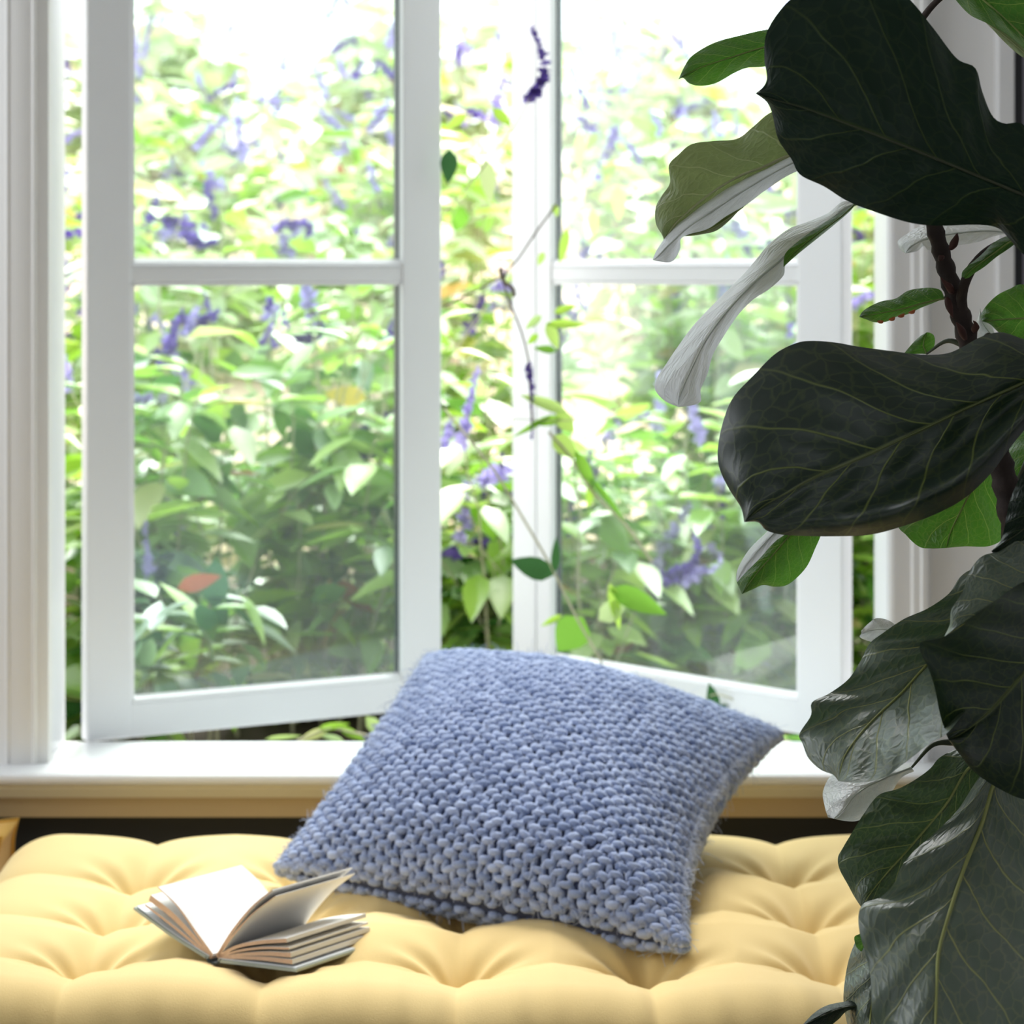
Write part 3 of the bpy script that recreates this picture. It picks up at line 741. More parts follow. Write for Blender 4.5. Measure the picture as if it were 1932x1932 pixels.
def fig_leaf(kind, ea, mid, eb, D, off=(0, 0), pw=1.6, rip=.004, nlat=6.5, n=110, m=56, arch=0., petiole=None, label=None, seed=0, midr=.0022, bulge=None):
    """ea, mid, eb: pixel polylines base -> tip. D = (base, middle, tip) distances. off = extra distance at the two edges."""
    A, M, B = catmull(ea, n), catmull(mid, n), catmull(eb, n)
    s = np.linspace(0, 1, n)
    Dm = np.interp(s, np.linspace(0, 1, len(D)), D)
    Dm = np.convolve(np.pad(Dm, 12, mode='edge'), np.ones(25) / 25, 'valid')
    us = np.linspace(-1, 1, m)
    rs = np.random.default_rng(100 + seed)
    px = np.zeros((n, m, 2)); DD = np.zeros((n, m))
    wid = np.sin(np.pi * np.clip(s, .02, .98)) ** .5
    f1, f2 = rs.uniform(0, 6.28, 2)
    for j, u in enumerate(us):
        a = abs(u); E = A if u < 0 else B; o = off[0] if u < 0 else off[1]
        oo = np.interp(s, np.linspace(0, 1, len(o)), o) if np.ndim(o) else o
        px[:, j] = M * (1 - a) + E * a
        ph = nlat * (s - .24 * a ** .8) + .22 * np.sign(u)
        quilt = np.cos(2 * np.pi * ph)
        if bulge:
            bs, bc, bw, ba, sc, sw = bulge
            oo = oo - (ba * math.exp(-((u * bs - bc) / bw) ** 2)) * np.exp(-((s - sc) / sw) ** 2) / max(a ** pw, .05) / np.maximum(wid, .2)
        DD[:, j] = Dm + oo * wid * a ** pw - arch * (1 - a * a) * wid + rip * quilt * (a ** .6) * wid * (1 - .3 * a) + .35 * rip * np.sin(3.1 * u + 5 * s + f1) \
            + 1.3 * rip * a ** 3 * np.sin(2 * np.pi * (2.6 * s + .1 * np.sign(u)) + f2)
    DD += -.0030 * np.exp(-np.abs(us)[None] / .05) * (1 if kind != 'x' else 0) * -1
    X = (px[..., 0] - CX) / FPX * DD; Z = CZ - (px[..., 1] - CY) / FPX * DD
    V = np.stack([X, DD, Z], -1).reshape(-1, 3)
    i, j = np.meshgrid(np.arange(n - 1), np.arange(m - 1), indexing='ij'); a = (i * m + j).ravel()
    F = np.stack([a, a + 1, a + m + 1, a + m], 1)
    UV = np.stack([np.broadcast_to((us + 1) / 2, (n, m)), np.broadcast_to(s[:, None], (n, m))], -1).reshape(-1, 2)
    lf = arr_obj('leaf', V, F, FM[kind], fig, True, UV)
    if label: lf['label'] = label
    k = slice(0, int(n * .97))
    ctr = np.stack([(M[:, 0] - CX) / FPX * (Dm), Dm - .0003, CZ - (M[:, 1] - CY) / FPX * Dm], 1)[k]
    mm = DD[:, m // 2][k]; ctr[:, 1] = mm - .0006; ctr[:, 0] = (M[k, 0] - CX) / FPX * ctr[:, 1]; ctr[:, 2] = CZ - (M[k, 1] - CY) / FPX * ctr[:, 1]
    V, F = tube_VF(ctr, np.linspace(midr, midr * .25, len(ctr)), 6); arr_obj('midrib', V, F, midrib_m[kind], lf)
    b = np.array(P(M[0, 0], M[0, 1], Dm[0]))
    if petiole is None:
        q = tp[np.argmin(np.abs(tp[:, 2] - (b[2] - .02)))]
    else: q = np.array(P(*petiole))
    md = (b + q) / 2 + np.array([0, 0, .008])
    p = catmull([tuple(q), tuple(md), tuple(b)], 14)
    V, F = tube_VF(p, np.linspace(.003, midr, 14), 8); arr_obj('petiole', V, F, petiole_m, lf)
    return lf

# 1 huge dark leaf at the top
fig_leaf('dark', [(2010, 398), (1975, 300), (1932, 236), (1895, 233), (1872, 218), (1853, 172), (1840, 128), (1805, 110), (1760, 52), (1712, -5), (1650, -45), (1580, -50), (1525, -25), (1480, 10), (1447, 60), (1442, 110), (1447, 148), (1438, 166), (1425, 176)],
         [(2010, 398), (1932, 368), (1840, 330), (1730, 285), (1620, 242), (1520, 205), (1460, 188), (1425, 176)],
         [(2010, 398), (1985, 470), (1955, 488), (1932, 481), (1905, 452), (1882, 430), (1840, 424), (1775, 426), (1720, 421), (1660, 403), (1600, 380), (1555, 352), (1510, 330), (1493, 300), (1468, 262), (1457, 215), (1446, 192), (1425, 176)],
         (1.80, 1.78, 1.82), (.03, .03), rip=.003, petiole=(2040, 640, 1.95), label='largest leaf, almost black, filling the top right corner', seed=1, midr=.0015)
# 2 slim green leaf behind it
fig_leaf('green', [(1530, 70), (1480, 55), (1445, 56), (1400, 66), (1355, 78), (1325, 92), (1303, 108), (1290, 128), (1280, 150)],
         [(1530, 70), (1445, 88), (1380, 108), (1320, 128), (1280, 150)],
         [(1530, 70), (1500, 110), (1445, 125), (1410, 128), (1385, 138), (1350, 157), (1320, 162), (1300, 157), (1289, 147), (1280, 150)],
         (2.08, 2.06, 2.04), (.02, .03), rip=.002, petiole=(1600, 120, 2.0), label='slim bright green leaf tipped at the window glass', seed=2, midr=.0011)
# 3 olive leaf folded along its midrib
fig_leaf('olive', [(1545, 300), (1530, 240), (1495, 208), (1455, 212), (1420, 240), (1390, 262), (1345, 266), (1305, 272), (1280, 292), (1262, 312), (1264, 345), (1248, 370), (1237, 392), (1237, 420), (1246, 438), (1258, 452), (1233, 491)],
         [(1545, 300), (1496, 292), (1440, 315), (1395, 332), (1345, 362), (1300, 398), (1268, 430), (1233, 491)],
         [(1545, 300), (1520, 310), (1500, 318), (1465, 345), (1430, 368), (1400, 392), (1365, 405), (1330, 432), (1300, 440), (1284, 450), (1283, 470), (1270, 492), (1250, 494), (1233, 491)],
         (2.02, 2.0, 1.93), (.03, .12), rip=.003, petiole=(1690, 250, 2.0), label='olive leaf folded along its midrib', seed=3, midr=.0016)
# 3b its lower half, white sheen painted in, a leaf seen edge on
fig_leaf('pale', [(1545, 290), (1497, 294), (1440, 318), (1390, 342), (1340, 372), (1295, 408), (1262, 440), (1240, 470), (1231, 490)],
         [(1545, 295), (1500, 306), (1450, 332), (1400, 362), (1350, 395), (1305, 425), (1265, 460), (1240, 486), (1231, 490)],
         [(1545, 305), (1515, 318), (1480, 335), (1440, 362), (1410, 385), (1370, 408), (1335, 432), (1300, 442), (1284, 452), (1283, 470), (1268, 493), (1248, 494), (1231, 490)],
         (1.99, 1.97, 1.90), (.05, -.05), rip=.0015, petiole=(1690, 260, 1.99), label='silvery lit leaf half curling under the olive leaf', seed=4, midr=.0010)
fig_leaf('olive', [(1400, 392), (1372, 400), (1350, 420), (1325, 432), (1300, 440), (1285, 446)],
         [(1400, 392), (1374, 412), (1345, 430), (1310, 442), (1285, 446)],
         [(1400, 392), (1372, 420), (1350, 436), (1325, 442), (1305, 445), (1285, 446)],
         (2.02, 2.02, 2.02), (.01, .01), rip=.001, n=30, m=14, petiole=(1500, 310, 2.0), seed=5, midr=.0006)
# 4 long leaf with painted sheen
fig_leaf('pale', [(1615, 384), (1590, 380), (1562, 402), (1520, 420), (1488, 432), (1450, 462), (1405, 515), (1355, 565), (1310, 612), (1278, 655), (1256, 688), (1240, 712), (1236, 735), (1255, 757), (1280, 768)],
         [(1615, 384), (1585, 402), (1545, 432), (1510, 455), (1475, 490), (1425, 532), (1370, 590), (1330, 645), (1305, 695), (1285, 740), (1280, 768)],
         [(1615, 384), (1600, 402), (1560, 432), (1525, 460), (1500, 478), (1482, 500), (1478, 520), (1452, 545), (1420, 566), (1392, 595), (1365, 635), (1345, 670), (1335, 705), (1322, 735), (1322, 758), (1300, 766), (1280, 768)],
         (2.06, 2.0, 1.90), (.05, -.03), rip=.002, petiole=(1700, 320, 2.04), label='long leaf with pale sheen hanging in front of the glass', seed=6, midr=.0015)
fig_leaf('green', [(1614, 384), (1585, 402), (1548, 425), (1510, 452), (1482, 478), (1478, 504)],
         [(1614, 384), (1588, 408), (1552, 434), (1518, 460), (1490, 485), (1478, 504)],
         [(1614, 386), (1600, 402), (1562, 434), (1527, 462), (1500, 484), (1478, 504)],
         (2.04, 2.0, 1.97), (.01, -.02), rip=.0008, n=40, m=14, petiole=(1700, 325, 2.04), seed=7, midr=.0008)
# 5 small leaf with painted sheen by the trunk
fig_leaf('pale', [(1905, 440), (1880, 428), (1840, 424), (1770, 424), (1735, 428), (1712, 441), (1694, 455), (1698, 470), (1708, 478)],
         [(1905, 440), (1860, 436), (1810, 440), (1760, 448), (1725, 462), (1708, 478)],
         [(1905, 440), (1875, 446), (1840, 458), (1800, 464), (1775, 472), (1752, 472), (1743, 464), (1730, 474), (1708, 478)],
         (2.08, 2.08, 2.06), (.06, -.02), rip=.002, petiole=(1960, 445, 2.0), label='small leaf with pale sheen behind the trunk', seed=8, midr=.001)
# 6 rolled yellow-green leaf along the branch
fig_leaf('green', [(1925, 440), (1895, 447), (1872, 460), (1850, 482), (1828, 500), (1816, 512), (1814, 522)],
         [(1925, 446), (1900, 460), (1875, 478), (1850, 496), (1832, 510), (1820, 524)],
         [(1925, 452), (1905, 468), (1880, 485), (1858, 503), (1838, 516), (1828, 524), (1820, 526)],
         (1.97, 1.97, 1.97), (.012, .012), rip=.001, n=50, m=20, petiole=(1960, 445, 1.97), label='rolled yellow green young leaf', seed=9, midr=.0008)
# 7 small green leaf with rusty rim
fig_leaf('green', [(1782, 563), (1775, 548), (1758, 543), (1735, 544), (1712, 549), (1690, 563), (1665, 568), (1645, 576), (1628, 587), (1621, 598)],
         [(1782, 563), (1745, 571), (1705, 582), (1665, 590), (1621, 598)],
         [(1782, 563), (1760, 572), (1735, 582), (1715, 592), (1690, 598), (1672, 607), (1650, 608), (1635, 603), (1621, 598)],
         (2.03, 2.03, 2.0), (.02, .02), rip=.0015, n=60, m=30, petiole=(1806, 572, 2.03), label='small bright green leaf with a rusty rim, left of the trunk', seed=10, midr=.001)
# 8 bud leaf
fig_leaf('green', [(1748, 668), (1728, 668), (1704, 672), (1718, 652), (1734, 636), (1748, 627)],
         [(1748, 668), (1745, 660), (1742, 652), (1744, 640), (1748, 627)],
         [(1748, 668), (1760, 658), (1764, 645), (1762, 633), (1755, 628), (1748, 627)],
         (2.05, 2.05, 2.05), (.01, .01), rip=.001, n=30, m=20, petiole=(1826, 655, 2.03), label='little green bud leaf behind the middle leaf', seed=11, midr=.0008)
# 9 green leaf at right edge
fig_leaf('green', [(2010, 600), (1990, 560), (1932, 537), (1905, 545), (1880, 558), (1860, 578), (1850, 596), (1853, 606)],
         [(2010, 600), (1950, 600), (1900, 602), (1853, 606)],
         [(2010, 640), (1980, 690), (1932, 660), (1905, 640), (1885, 628), (1868, 612), (1853, 606)],
         (2.08, 2.07, 2.05), (.02, .02), rip=.003, petiole=(2046, 760, 1.95), label='bright green leaf at the right edge of the frame', seed=12, midr=.0014)
fig_leaf('pale', [(1880, 640), (1870, 612), (1852, 590), (1850, 580)], [(1880, 640), (1862, 622), (1850, 600), (1850, 580)],
         [(1880, 640), (1850, 640), (1840, 625), (1850, 580)], (2.09, 2.09, 2.09), (.01, .01), rip=.001, n=24, m=14, petiole=(1845, 660, 2.04), seed=13, midr=.0006)
# 10 big dark middle leaf
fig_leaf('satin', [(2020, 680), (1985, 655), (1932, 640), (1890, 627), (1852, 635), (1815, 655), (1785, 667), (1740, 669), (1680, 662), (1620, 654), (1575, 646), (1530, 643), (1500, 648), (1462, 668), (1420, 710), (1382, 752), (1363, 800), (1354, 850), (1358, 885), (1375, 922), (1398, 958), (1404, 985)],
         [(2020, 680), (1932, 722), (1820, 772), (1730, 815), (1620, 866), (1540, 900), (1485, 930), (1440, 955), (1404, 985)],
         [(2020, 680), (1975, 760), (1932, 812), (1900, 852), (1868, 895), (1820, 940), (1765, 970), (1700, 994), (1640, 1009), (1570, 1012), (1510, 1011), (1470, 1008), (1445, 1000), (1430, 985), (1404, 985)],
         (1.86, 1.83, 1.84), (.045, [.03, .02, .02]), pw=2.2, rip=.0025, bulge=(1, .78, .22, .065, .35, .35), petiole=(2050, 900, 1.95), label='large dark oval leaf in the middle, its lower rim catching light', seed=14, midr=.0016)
# 11/12 backlit leaves behind it
fig_leaf('green', [(1870, 800), (1800, 840), (1730, 920), (1695, 985), (1710, 1010), (1735, 1032), (1760, 1035)],
         [(1885, 800), (1860, 870), (1825, 940), (1795, 1000), (1785, 1034)],
         [(1890, 800), (1895, 900), (1898, 960), (1895, 1010), (1868, 1030), (1820, 1031), (1785, 1034)],
         (2.06, 2.05, 2.03), (.02, .03), rip=.003, nlat=4.5, petiole=(1885, 865, 2.03), label='backlit green leaf under the middle dark leaf', seed=15, midr=.0014)
fig_leaf('green', [(1990, 760), (1950, 790), (1905, 840), (1890, 870), (1897, 900), (1912, 920)],
         [(2000, 760), (1965, 820), (1935, 870), (1912, 920)],
         [(2010, 770), (1990, 850), (1950, 900), (1912, 920)],
         (2.10, 2.10, 2.08), (.02, .02), rip=.002, nlat=4, n=60, m=30, petiole=(1905, 950, 2.03), seed=16, midr=.0012)
# 13 small leaf at lower left of the middle one
fig_leaf('green', [(1545, 960), (1480, 970), (1450, 1002), (1420, 1030), (1395, 1068), (1389, 1092), (1400, 1121)],
         [(1545, 970), (1500, 1000), (1460, 1045), (1425, 1085), (1400, 1121)],
         [(1550, 980), (1550, 1005), (1538, 1035), (1520, 1072), (1488, 1102), (1462, 1107), (1440, 1104), (1420, 1112), (1400, 1121)],
         (1.98, 1.96, 1.92), (.03, .03), rip=.002, nlat=5, petiole=(1640, 950, 2.0), label='small green leaf peeping out under the middle leaf', seed=17, midr=.001)
fig_leaf('pale', [(1520, 965), (1470, 975), (1448, 1002), (1415, 1035), (1394, 1068), (1389, 1090), (1391, 1098)],
         [(1520, 970), (1480, 990), (1455, 1012), (1425, 1045), (1402, 1075), (1391, 1098)],
         [(1520, 975), (1490, 1002), (1462, 1022), (1432, 1055), (1407, 1080), (1391, 1098)],
         (1.95, 1.93, 1.90), (.03, -.01), rip=.001, n=50, m=16, petiole=(1640, 950, 2.0), seed=18, midr=.0006)
# 16 dark leaf at the right edge
fig_leaf('dark', [(2030, 800), (1960, 850), (1925, 900), (1905, 945), (1897, 985), (1888, 1020), (1870, 1040)],
         [(2040, 830), (1990, 920), (1940, 990), (1870, 1040)],
         [(2050, 860), (2020, 980), (1960, 1040), (1900, 1060), (1870, 1040)],
         (1.86, 1.84, 1.82), (.02, .02), rip=.003, n=60, m=36, petiole=(2075, 1100, 1.95), seed=19, midr=.0012)
# 14 grey leaf reaching left
fig_leaf('grey', [(1880, 1100), (1840, 1075), (1812, 1088), (1790, 1120), (1750, 1148), (1705, 1168), (1665, 1195), (1640, 1215), (1622, 1250), (1600, 1282), (1565, 1308), (1532, 1325), (1530, 1350), (1508, 1385), (1514, 1402), (1525, 1430), (1548, 1452), (1572, 1462), (1582, 1474)],
         [(1880, 1100), (1835, 1165), (1790, 1215), (1745, 1258), (1700, 1308), (1655, 1350), (1620, 1388), (1592, 1430), (1582, 1474)],
         [(1880, 1100), (1880, 1200), (1850, 1300), (1815, 1350), (1785, 1385), (1755, 1402), (1722, 1428), (1690, 1452), (1675, 1464), (1645, 1474), (1610, 1477), (1582, 1474)],
         (1.95, 1.90, 1.82), ([.0, .03, .06], [-.05, -.12, -.06]), pw=1.15, rip=.007, nlat=5.5, arch=-.012, petiole=(1925, 1080, 2.03), label='ribbed grey green leaf reaching left over the sill', seed=20, midr=.0014)
# 17 curled pale leaf under it
fig_leaf('pale', [(1720, 1440), (1660, 1445), (1600, 1462), (1570, 1462), (1553, 1492), (1556, 1522), (1562, 1542)],
         [(1720, 1448), (1665, 1470), (1620, 1495), (1590, 1530), (1575, 1545)],
         [(1725, 1455), (1700, 1468), (1682, 1495), (1655, 1530), (1620, 1548), (1595, 1549), (1575, 1545)],
         (2.02, 1.99, 1.95), (.06, .03), rip=.005, nlat=4, petiole=(1800, 1400, 2.03), label='pale curled leaf just below the ribbed grey leaf', seed=21, midr=.001)
fig_leaf('pale', [(1700, 1190), (1680, 1172), (1655, 1166), (1640, 1175), (1625, 1190)], [(1700, 1195), (1670, 1188), (1640, 1190), (1625, 1196)],
         [(1700, 1210), (1670, 1215), (1640, 1210), (1622, 1202), (1625, 1196)], (2.0, 2.0, 2.0), (.01, .01), rip=.002, n=24, m=14, petiole=(1840, 1150, 2.03), seed=22, midr=.0006)
# 18 green leaf pointing down left
fig_leaf('mid', [(1860, 1430), (1830, 1408), (1800, 1415), (1772, 1430), (1755, 1450), (1728, 1470), (1695, 1488), (1658, 1500), (1630, 1535), (1608, 1570), (1590, 1600), (1581, 1618), (1584, 1640), (1600, 1670), (1612, 1692), (1625, 1712)],
         [(1860, 1430), (1822, 1455), (1790, 1510), (1758, 1550), (1720, 1595), (1680, 1640), (1650, 1675), (1625, 1712)],
         [(1860, 1430), (1850, 1500), (1820, 1570), (1780, 1640), (1730, 1690), (1680, 1720), (1645, 1722), (1625, 1712)],
         (1.93, 1.92, 1.90), ([.02, .0, .03], [.04, .05, .05]), rip=.005, nlat=4.5, petiole=(1950, 1400, 2.03), label='dark green leaf with a pointed left lobe above the yellow mattress', seed=23, midr=.0014)
# 15 big dark leaf at the right with a silver folded rim
fig_leaf('grey', [(2030, 1020), (1990, 990), (1935, 1010), (1888, 1038), (1852, 1050), (1828, 1080), (1815, 1118), (1795, 1150), (1792, 1178), (1781, 1202)],
         [(2040, 1060), (1980, 1095), (1932, 1112), (1890, 1138), (1850, 1160), (1812, 1182), (1781, 1202)],
         [(2050, 1100), (1990, 1130), (1932, 1142), (1890, 1162), (1850, 1180), (1812, 1197), (1781, 1202)],
         (1.84, 1.80, 1.77), ([.0, .03, .025], .005), rip=.003, nlat=4, petiole=(2090, 1200, 1.95), label='upper half of the folded dark leaf with soft grey shine', seed=24, midr=.0013)
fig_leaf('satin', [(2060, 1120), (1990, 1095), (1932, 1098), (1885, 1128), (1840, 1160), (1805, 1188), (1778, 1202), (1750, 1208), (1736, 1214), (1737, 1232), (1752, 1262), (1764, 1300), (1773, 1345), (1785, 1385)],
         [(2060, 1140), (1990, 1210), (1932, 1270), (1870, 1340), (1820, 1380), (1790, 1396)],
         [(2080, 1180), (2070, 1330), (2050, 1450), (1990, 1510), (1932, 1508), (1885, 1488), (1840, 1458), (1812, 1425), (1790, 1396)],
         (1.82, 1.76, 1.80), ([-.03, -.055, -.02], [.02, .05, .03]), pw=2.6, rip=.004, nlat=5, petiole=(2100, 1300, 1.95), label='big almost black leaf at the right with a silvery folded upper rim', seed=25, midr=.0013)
# 19 large ribbed leaf at the bottom
fig_leaf('grey', [(1900, 1440), (1862, 1450), (1838, 1480), (1805, 1530), (1760, 1575), (1722, 1608), (1698, 1640), (1688, 1665), (1662, 1692), (1630, 1704), (1620, 1725), (1622, 1760), (1633, 1800), (1643, 1850), (1648, 1930), (1680, 2010), (1760, 2060)],
         [(1895, 1440), (1872, 1485), (1850, 1560), (1818, 1640), (1795, 1710), (1772, 1790), (1767, 1860), (1765, 1932), (1760, 2060)],
         [(1900, 1440), (1935, 1500), (1975, 1580), (1995, 1680), (1990, 1800), (1960, 1920), (1890, 2020), (1760, 2060)],
         (1.93, 1.84, 1.74, 1.70), ([.01, .02, .05], [.03, .05, .05]), pw=1.8, rip=.0055, nlat=5.5, n=150, m=90, arch=-.004, petiole=(1955, 1460, 2.03), label='large ribbed leaf with yellow veins hanging at the bottom right', seed=26, midr=.0022)
fig_leaf('dark', [(1990, 1450), (1932, 1480), (1900, 1520), (1890, 1600), (1930, 1700)], [(2010, 1470), (1985, 1560), (1960, 1640), (1930, 1700)],
         [(2030, 1490), (2040, 1600), (2000, 1690), (1930, 1700)], (1.97, 1.95, 1.93), (.02, .02), rip=.003, n=50, m=30, petiole=(1955, 1430, 2.03), seed=27, midr=.001)
# 20 leaf tucked behind it
fig_leaf('grey', [(1690, 1700), (1640, 1740), (1620, 1765), (1603, 1805), (1594, 1850), (1592, 1895), (1605, 1950), (1640, 2000)],
         [(1700, 1720), (1670, 1780), (1650, 1850), (1642, 1920), (1640, 2000)],
         [(1720, 1730), (1725, 1800), (1715, 1900), (1690, 1970), (1640, 2000)],
         (1.98, 1.94, 1.90), ([.0, .06, .05], .03), rip=.008, nlat=4.5, petiole=(1958, 1700, 2.03), label='glossy leaf tucked behind the big ribbed leaf at its left', seed=28, midr=.0014)
fig_leaf('green', [(1622, 1762), (1612, 1768), (1615, 1785), (1624, 1795)], [(1640, 1770), (1630, 1775), (1624, 1795)], [(1650, 1780), (1645, 1795), (1624, 1795)],
         (1.97, 1.97, 1.97), (.005, .005), rip=.001, n=20, m=10, petiole=(1700, 1760, 2.0), seed=29, midr=.0005)
# 21 small leaf at the bottom
fig_leaf('dark', [(1660, 1890), (1620, 1886), (1592, 1890), (1560, 1897), (1535, 1912), (1510, 1938)],
         [(1660, 1900), (1600, 1900), (1555, 1915), (1510, 1938)],
         [(1660, 1910), (1605, 1905), (1580, 1925), (1550, 1945), (1510, 1938)],
         (1.96, 1.94, 1.92), (.02, .02), rip=.001, n=40, m=20, petiole=(1955, 1950, 2.03), label='small dark leaf tip at the bottom edge', seed=30, midr=.001)
# 22 bright leaf in the top right corner
fig_leaf('green', [(1770, -60), (1790, -20), (1805, 2), (1830, 28), (1862, 44), (1895, 62), (1932, 92), (1975, 130), (2000, 160)],
         [(1770, -60), (1830, -20), (1890, 30), (1940, 80), (2000, 160)],
         [(1770, -60), (1860, -60), (1950, -20), (2000, 60), (2000, 160)],
         (1.96, 1.94, 1.92), (.03, .02), rip=.005, nlat=4, petiole=(1850, -60, 2.0), label='glossy green leaf crossing the top right corner', seed=31, midr=.0012)
fig_leaf('olive', [(1855, 38), (1872, 44), (1900, 62), (1932, 90), (1960, 125)], [(1855, 38), (1880, 56), (1905, 76), (1935, 102), (1960, 125)],
         [(1855, 38), (1872, 55), (1898, 82), (1925, 105), (1960, 125)], (1.97, 1.97, 1.96), (.01, .01), rip=.001, n=30, m=12, petiole=(1850, 20, 2.0), seed=32, midr=.0005)

# pot
def lathe(name, prof, loc, m, parent, k=40):
    V, F = [], []
    for r, z in prof:
        for i in range(k): V.append((loc[0] + r * math.cos(2 * math.pi * i / k), loc[1] + r * math.sin(2 * math.pi * i / k), loc[2] + z))
    for a in range(len(prof) - 1):
        for i in range(k): F.append((a * k + i, a * k + (i + 1) % k, (a + 1) * k + (i + 1) % k, (a + 1) * k + i))
    F.append(tuple(range(k))[::-1]); F.append(tuple((len(prof) - 1) * k + i for i in range(k)))
    return arr_obj(name, V, F, m, parent, True)
bx = P(1980, 3060, 2.03)
lathe('pot', [(.095, 0), (.105, .01), (.14, .24), (.148, .25), (.148, .265), (.13, .265), (.125, .22)], (bx.x, 2.03, 0), simple('glazed_pot', (.55, .53, .5), .4, .1, 10), fig)
lathe('soil', [(.01, .205), (.124, .212), (.06, .22), (.012, .222)], (bx.x, 2.03, 0), simple('potting_soil', (.03, .02, .015), .9, .5, 60), fig)
V, F = tube_VF(catmull([tuple(P(1980, 3060, 2.03)), (bx.x, 2.03, .17)], 6), .013, 12); arr_obj('trunk_base', V, F, bark, fig)

# ------------------------------------------------------------------ garden
def gz(y):
    return np.interp(y, [3.4, 4.2, 7, 11, 14, 40], [.30, .34, .86, 1.62, 2.0, 2.6])
def ground():
    NX, NY = 80, 120
    xs = np.linspace(-14, 14, NX); ys = np.concatenate([np.linspace(3.44, 10, 70), np.linspace(10.3, 40, 50)])
    X, Y = np.meshgrid(xs, ys); Z = gz(Y) + .03 * np.sin(X * 2.1 + 1) * np.sin(Y * 1.7) + rng.normal(0, .006, X.shape)
    V = np.stack([X, Y, Z], -1).reshape(-1, 3)
    i, j = np.meshgrid(np.arange(len(ys) - 1), np.arange(NX - 1), indexing='ij'); a = (i * NX + j).ravel()
    o = arr_obj('garden_ground', V, np.stack([a, a + 1, a + NX + 1, a + NX], 1), ground_mat)
    o['kind'] = 'structure'
ground()

# leaf template: folded, pointed
def leaf_template(nl=6):
    s = np.linspace(0, 1, nl)
    w = np.sin(np.pi * s ** .72) ** .9 * .5; w[0] = .03; w[-1] = .0
    V = []
    for k in range(nl):
        z0 = -.12 * (s[k] ** 2)
        V += [(s[k], -w[k], z0 + .35 * w[k]), (s[k], 0, z0), (s[k], w[k], z0 + .35 * w[k])]
    V = np.array(V); F = []
    for k in range(nl - 1):
        a = 3 * k
        F += [(a, a + 1, a + 4, a + 3), (a + 1, a + 2, a + 5, a + 4)]
    return V, np.array(F)
LT_V, LT_F = leaf_template(6)
LT4_V, LT4_F = leaf_template(4)
def leaves_VF(pos, dirs, L, W, roll, T=(LT4_V, LT4_F)):
    pos = np.asarray(pos); d = np.asarray(dirs, float); d /= np.linalg.norm(d, axis=1, keepdims=True) + 1e-9
    up = np.tile([[0, 0, 1.]], (len(d), 1)); sd = np.cross(up, d); nn = np.linalg.norm(sd, axis=1, keepdims=True)
    sd = np.where(nn < 1e-3, np.array([[1., 0, 0]]), sd / np.maximum(nn, 1e-6)); nz = np.cross(d, sd)
    c, s = np.cos(roll)[:, None], np.sin(roll)[:, None]
    y = sd * c + nz * s; z = -sd * s + nz * c
    tv = T[0]
    V = pos[:, None] + (L[:, None] * tv[None, :, 0])[..., None] * d[:, None] + (W[:, None] * tv[None, :, 1])[..., None] * y[:, None] + (W[:, None] * tv[None, :, 2] + 0 * L[:, None])[..., None] * z[:, None]
    F = T[1][None] + (np.arange(len(pos)) * len(tv))[:, None, None]
    return V.reshape(-1, 3), F.reshape(-1, 4)

# flower spike: whorls of little tubular florets along a bent axis
def spike_VF(path, r=.006, dens=1.0, seed=0):
    rs = np.random.default_rng(seed)
    path = np.asarray(path); n = len(path)
    seg = np.linalg.norm(np.diff(path, axis=0), axis=1).sum()
    parts = [tube_VF(path, .0012, 4)]
    nf = int(seg / .0017 * dens)
    ts = rs.uniform(0, 1, nf)
    idx = ts * (n - 1)
    c = np.stack([np.interp(idx, np.arange(n), path[:, k]) for k in range(3)], 1)
    d = rs.normal(size=(nf, 3)); d /= np.linalg.norm(d, axis=1, keepdims=True)
    taper = 1 - .6 * ts
    V, F = leaves_VF(c, d, (r * 1.7 * taper * rs.uniform(.6, 1.2, nf)), r * 1.3 * taper, rs.uniform(0, 6.28, nf))
    parts.append((V, F))
    return merge(parts)

def stem_path(x, y, z, h, lean, bend, n=10, rs=rng):
    t = np.linspace(0, 1, n)[:, None]
    a = np.array([[math.cos(lean), math.sin(lean), 0]])
    return np.array([[x, y, z]]) + t * np.array([[0, 0, h]]) * (1 - .25 * bend * t ** 2) + a * bend * h * t ** 1.8 + rs.normal(0, .006, (n, 3)) * t

spike_meshes = []
for k in range(8):
    L = .075 + .02 * (k % 4); t = np.linspace(0, 1, 9)[:, None]
    cv = [.0, .25, .6, .9, .1, .4, .75, .2][k]
    pth = np.hstack([np.sin(t * cv * 2.2) * L * .6, np.sin(t * 3) * .004, np.cos(t * cv * 1.6) * L * t])
    V, F = spike_VF(pth, .0125, 1.1, k)
    spike_meshes.append(arr_mesh('flower_spike', V, F, purple if k % 3 == 0 else purple_pale, False))
leaf_meshes = {}
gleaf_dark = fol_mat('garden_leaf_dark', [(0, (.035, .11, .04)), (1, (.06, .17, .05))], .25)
for nm, mm in (('g', gleaf), ('d', gleaf_deep), ('p', gleaf_pale), ('k', gleaf_dark)):
    V, F = leaves_VF(np.zeros((1, 3)), np.array([[1., 0, 0]]), np.array([1.]), np.array([.42]), np.array([0.]), (LT_V, LT_F))
    leaf_meshes[nm] = arr_mesh('leaf', V, F, mm, True)

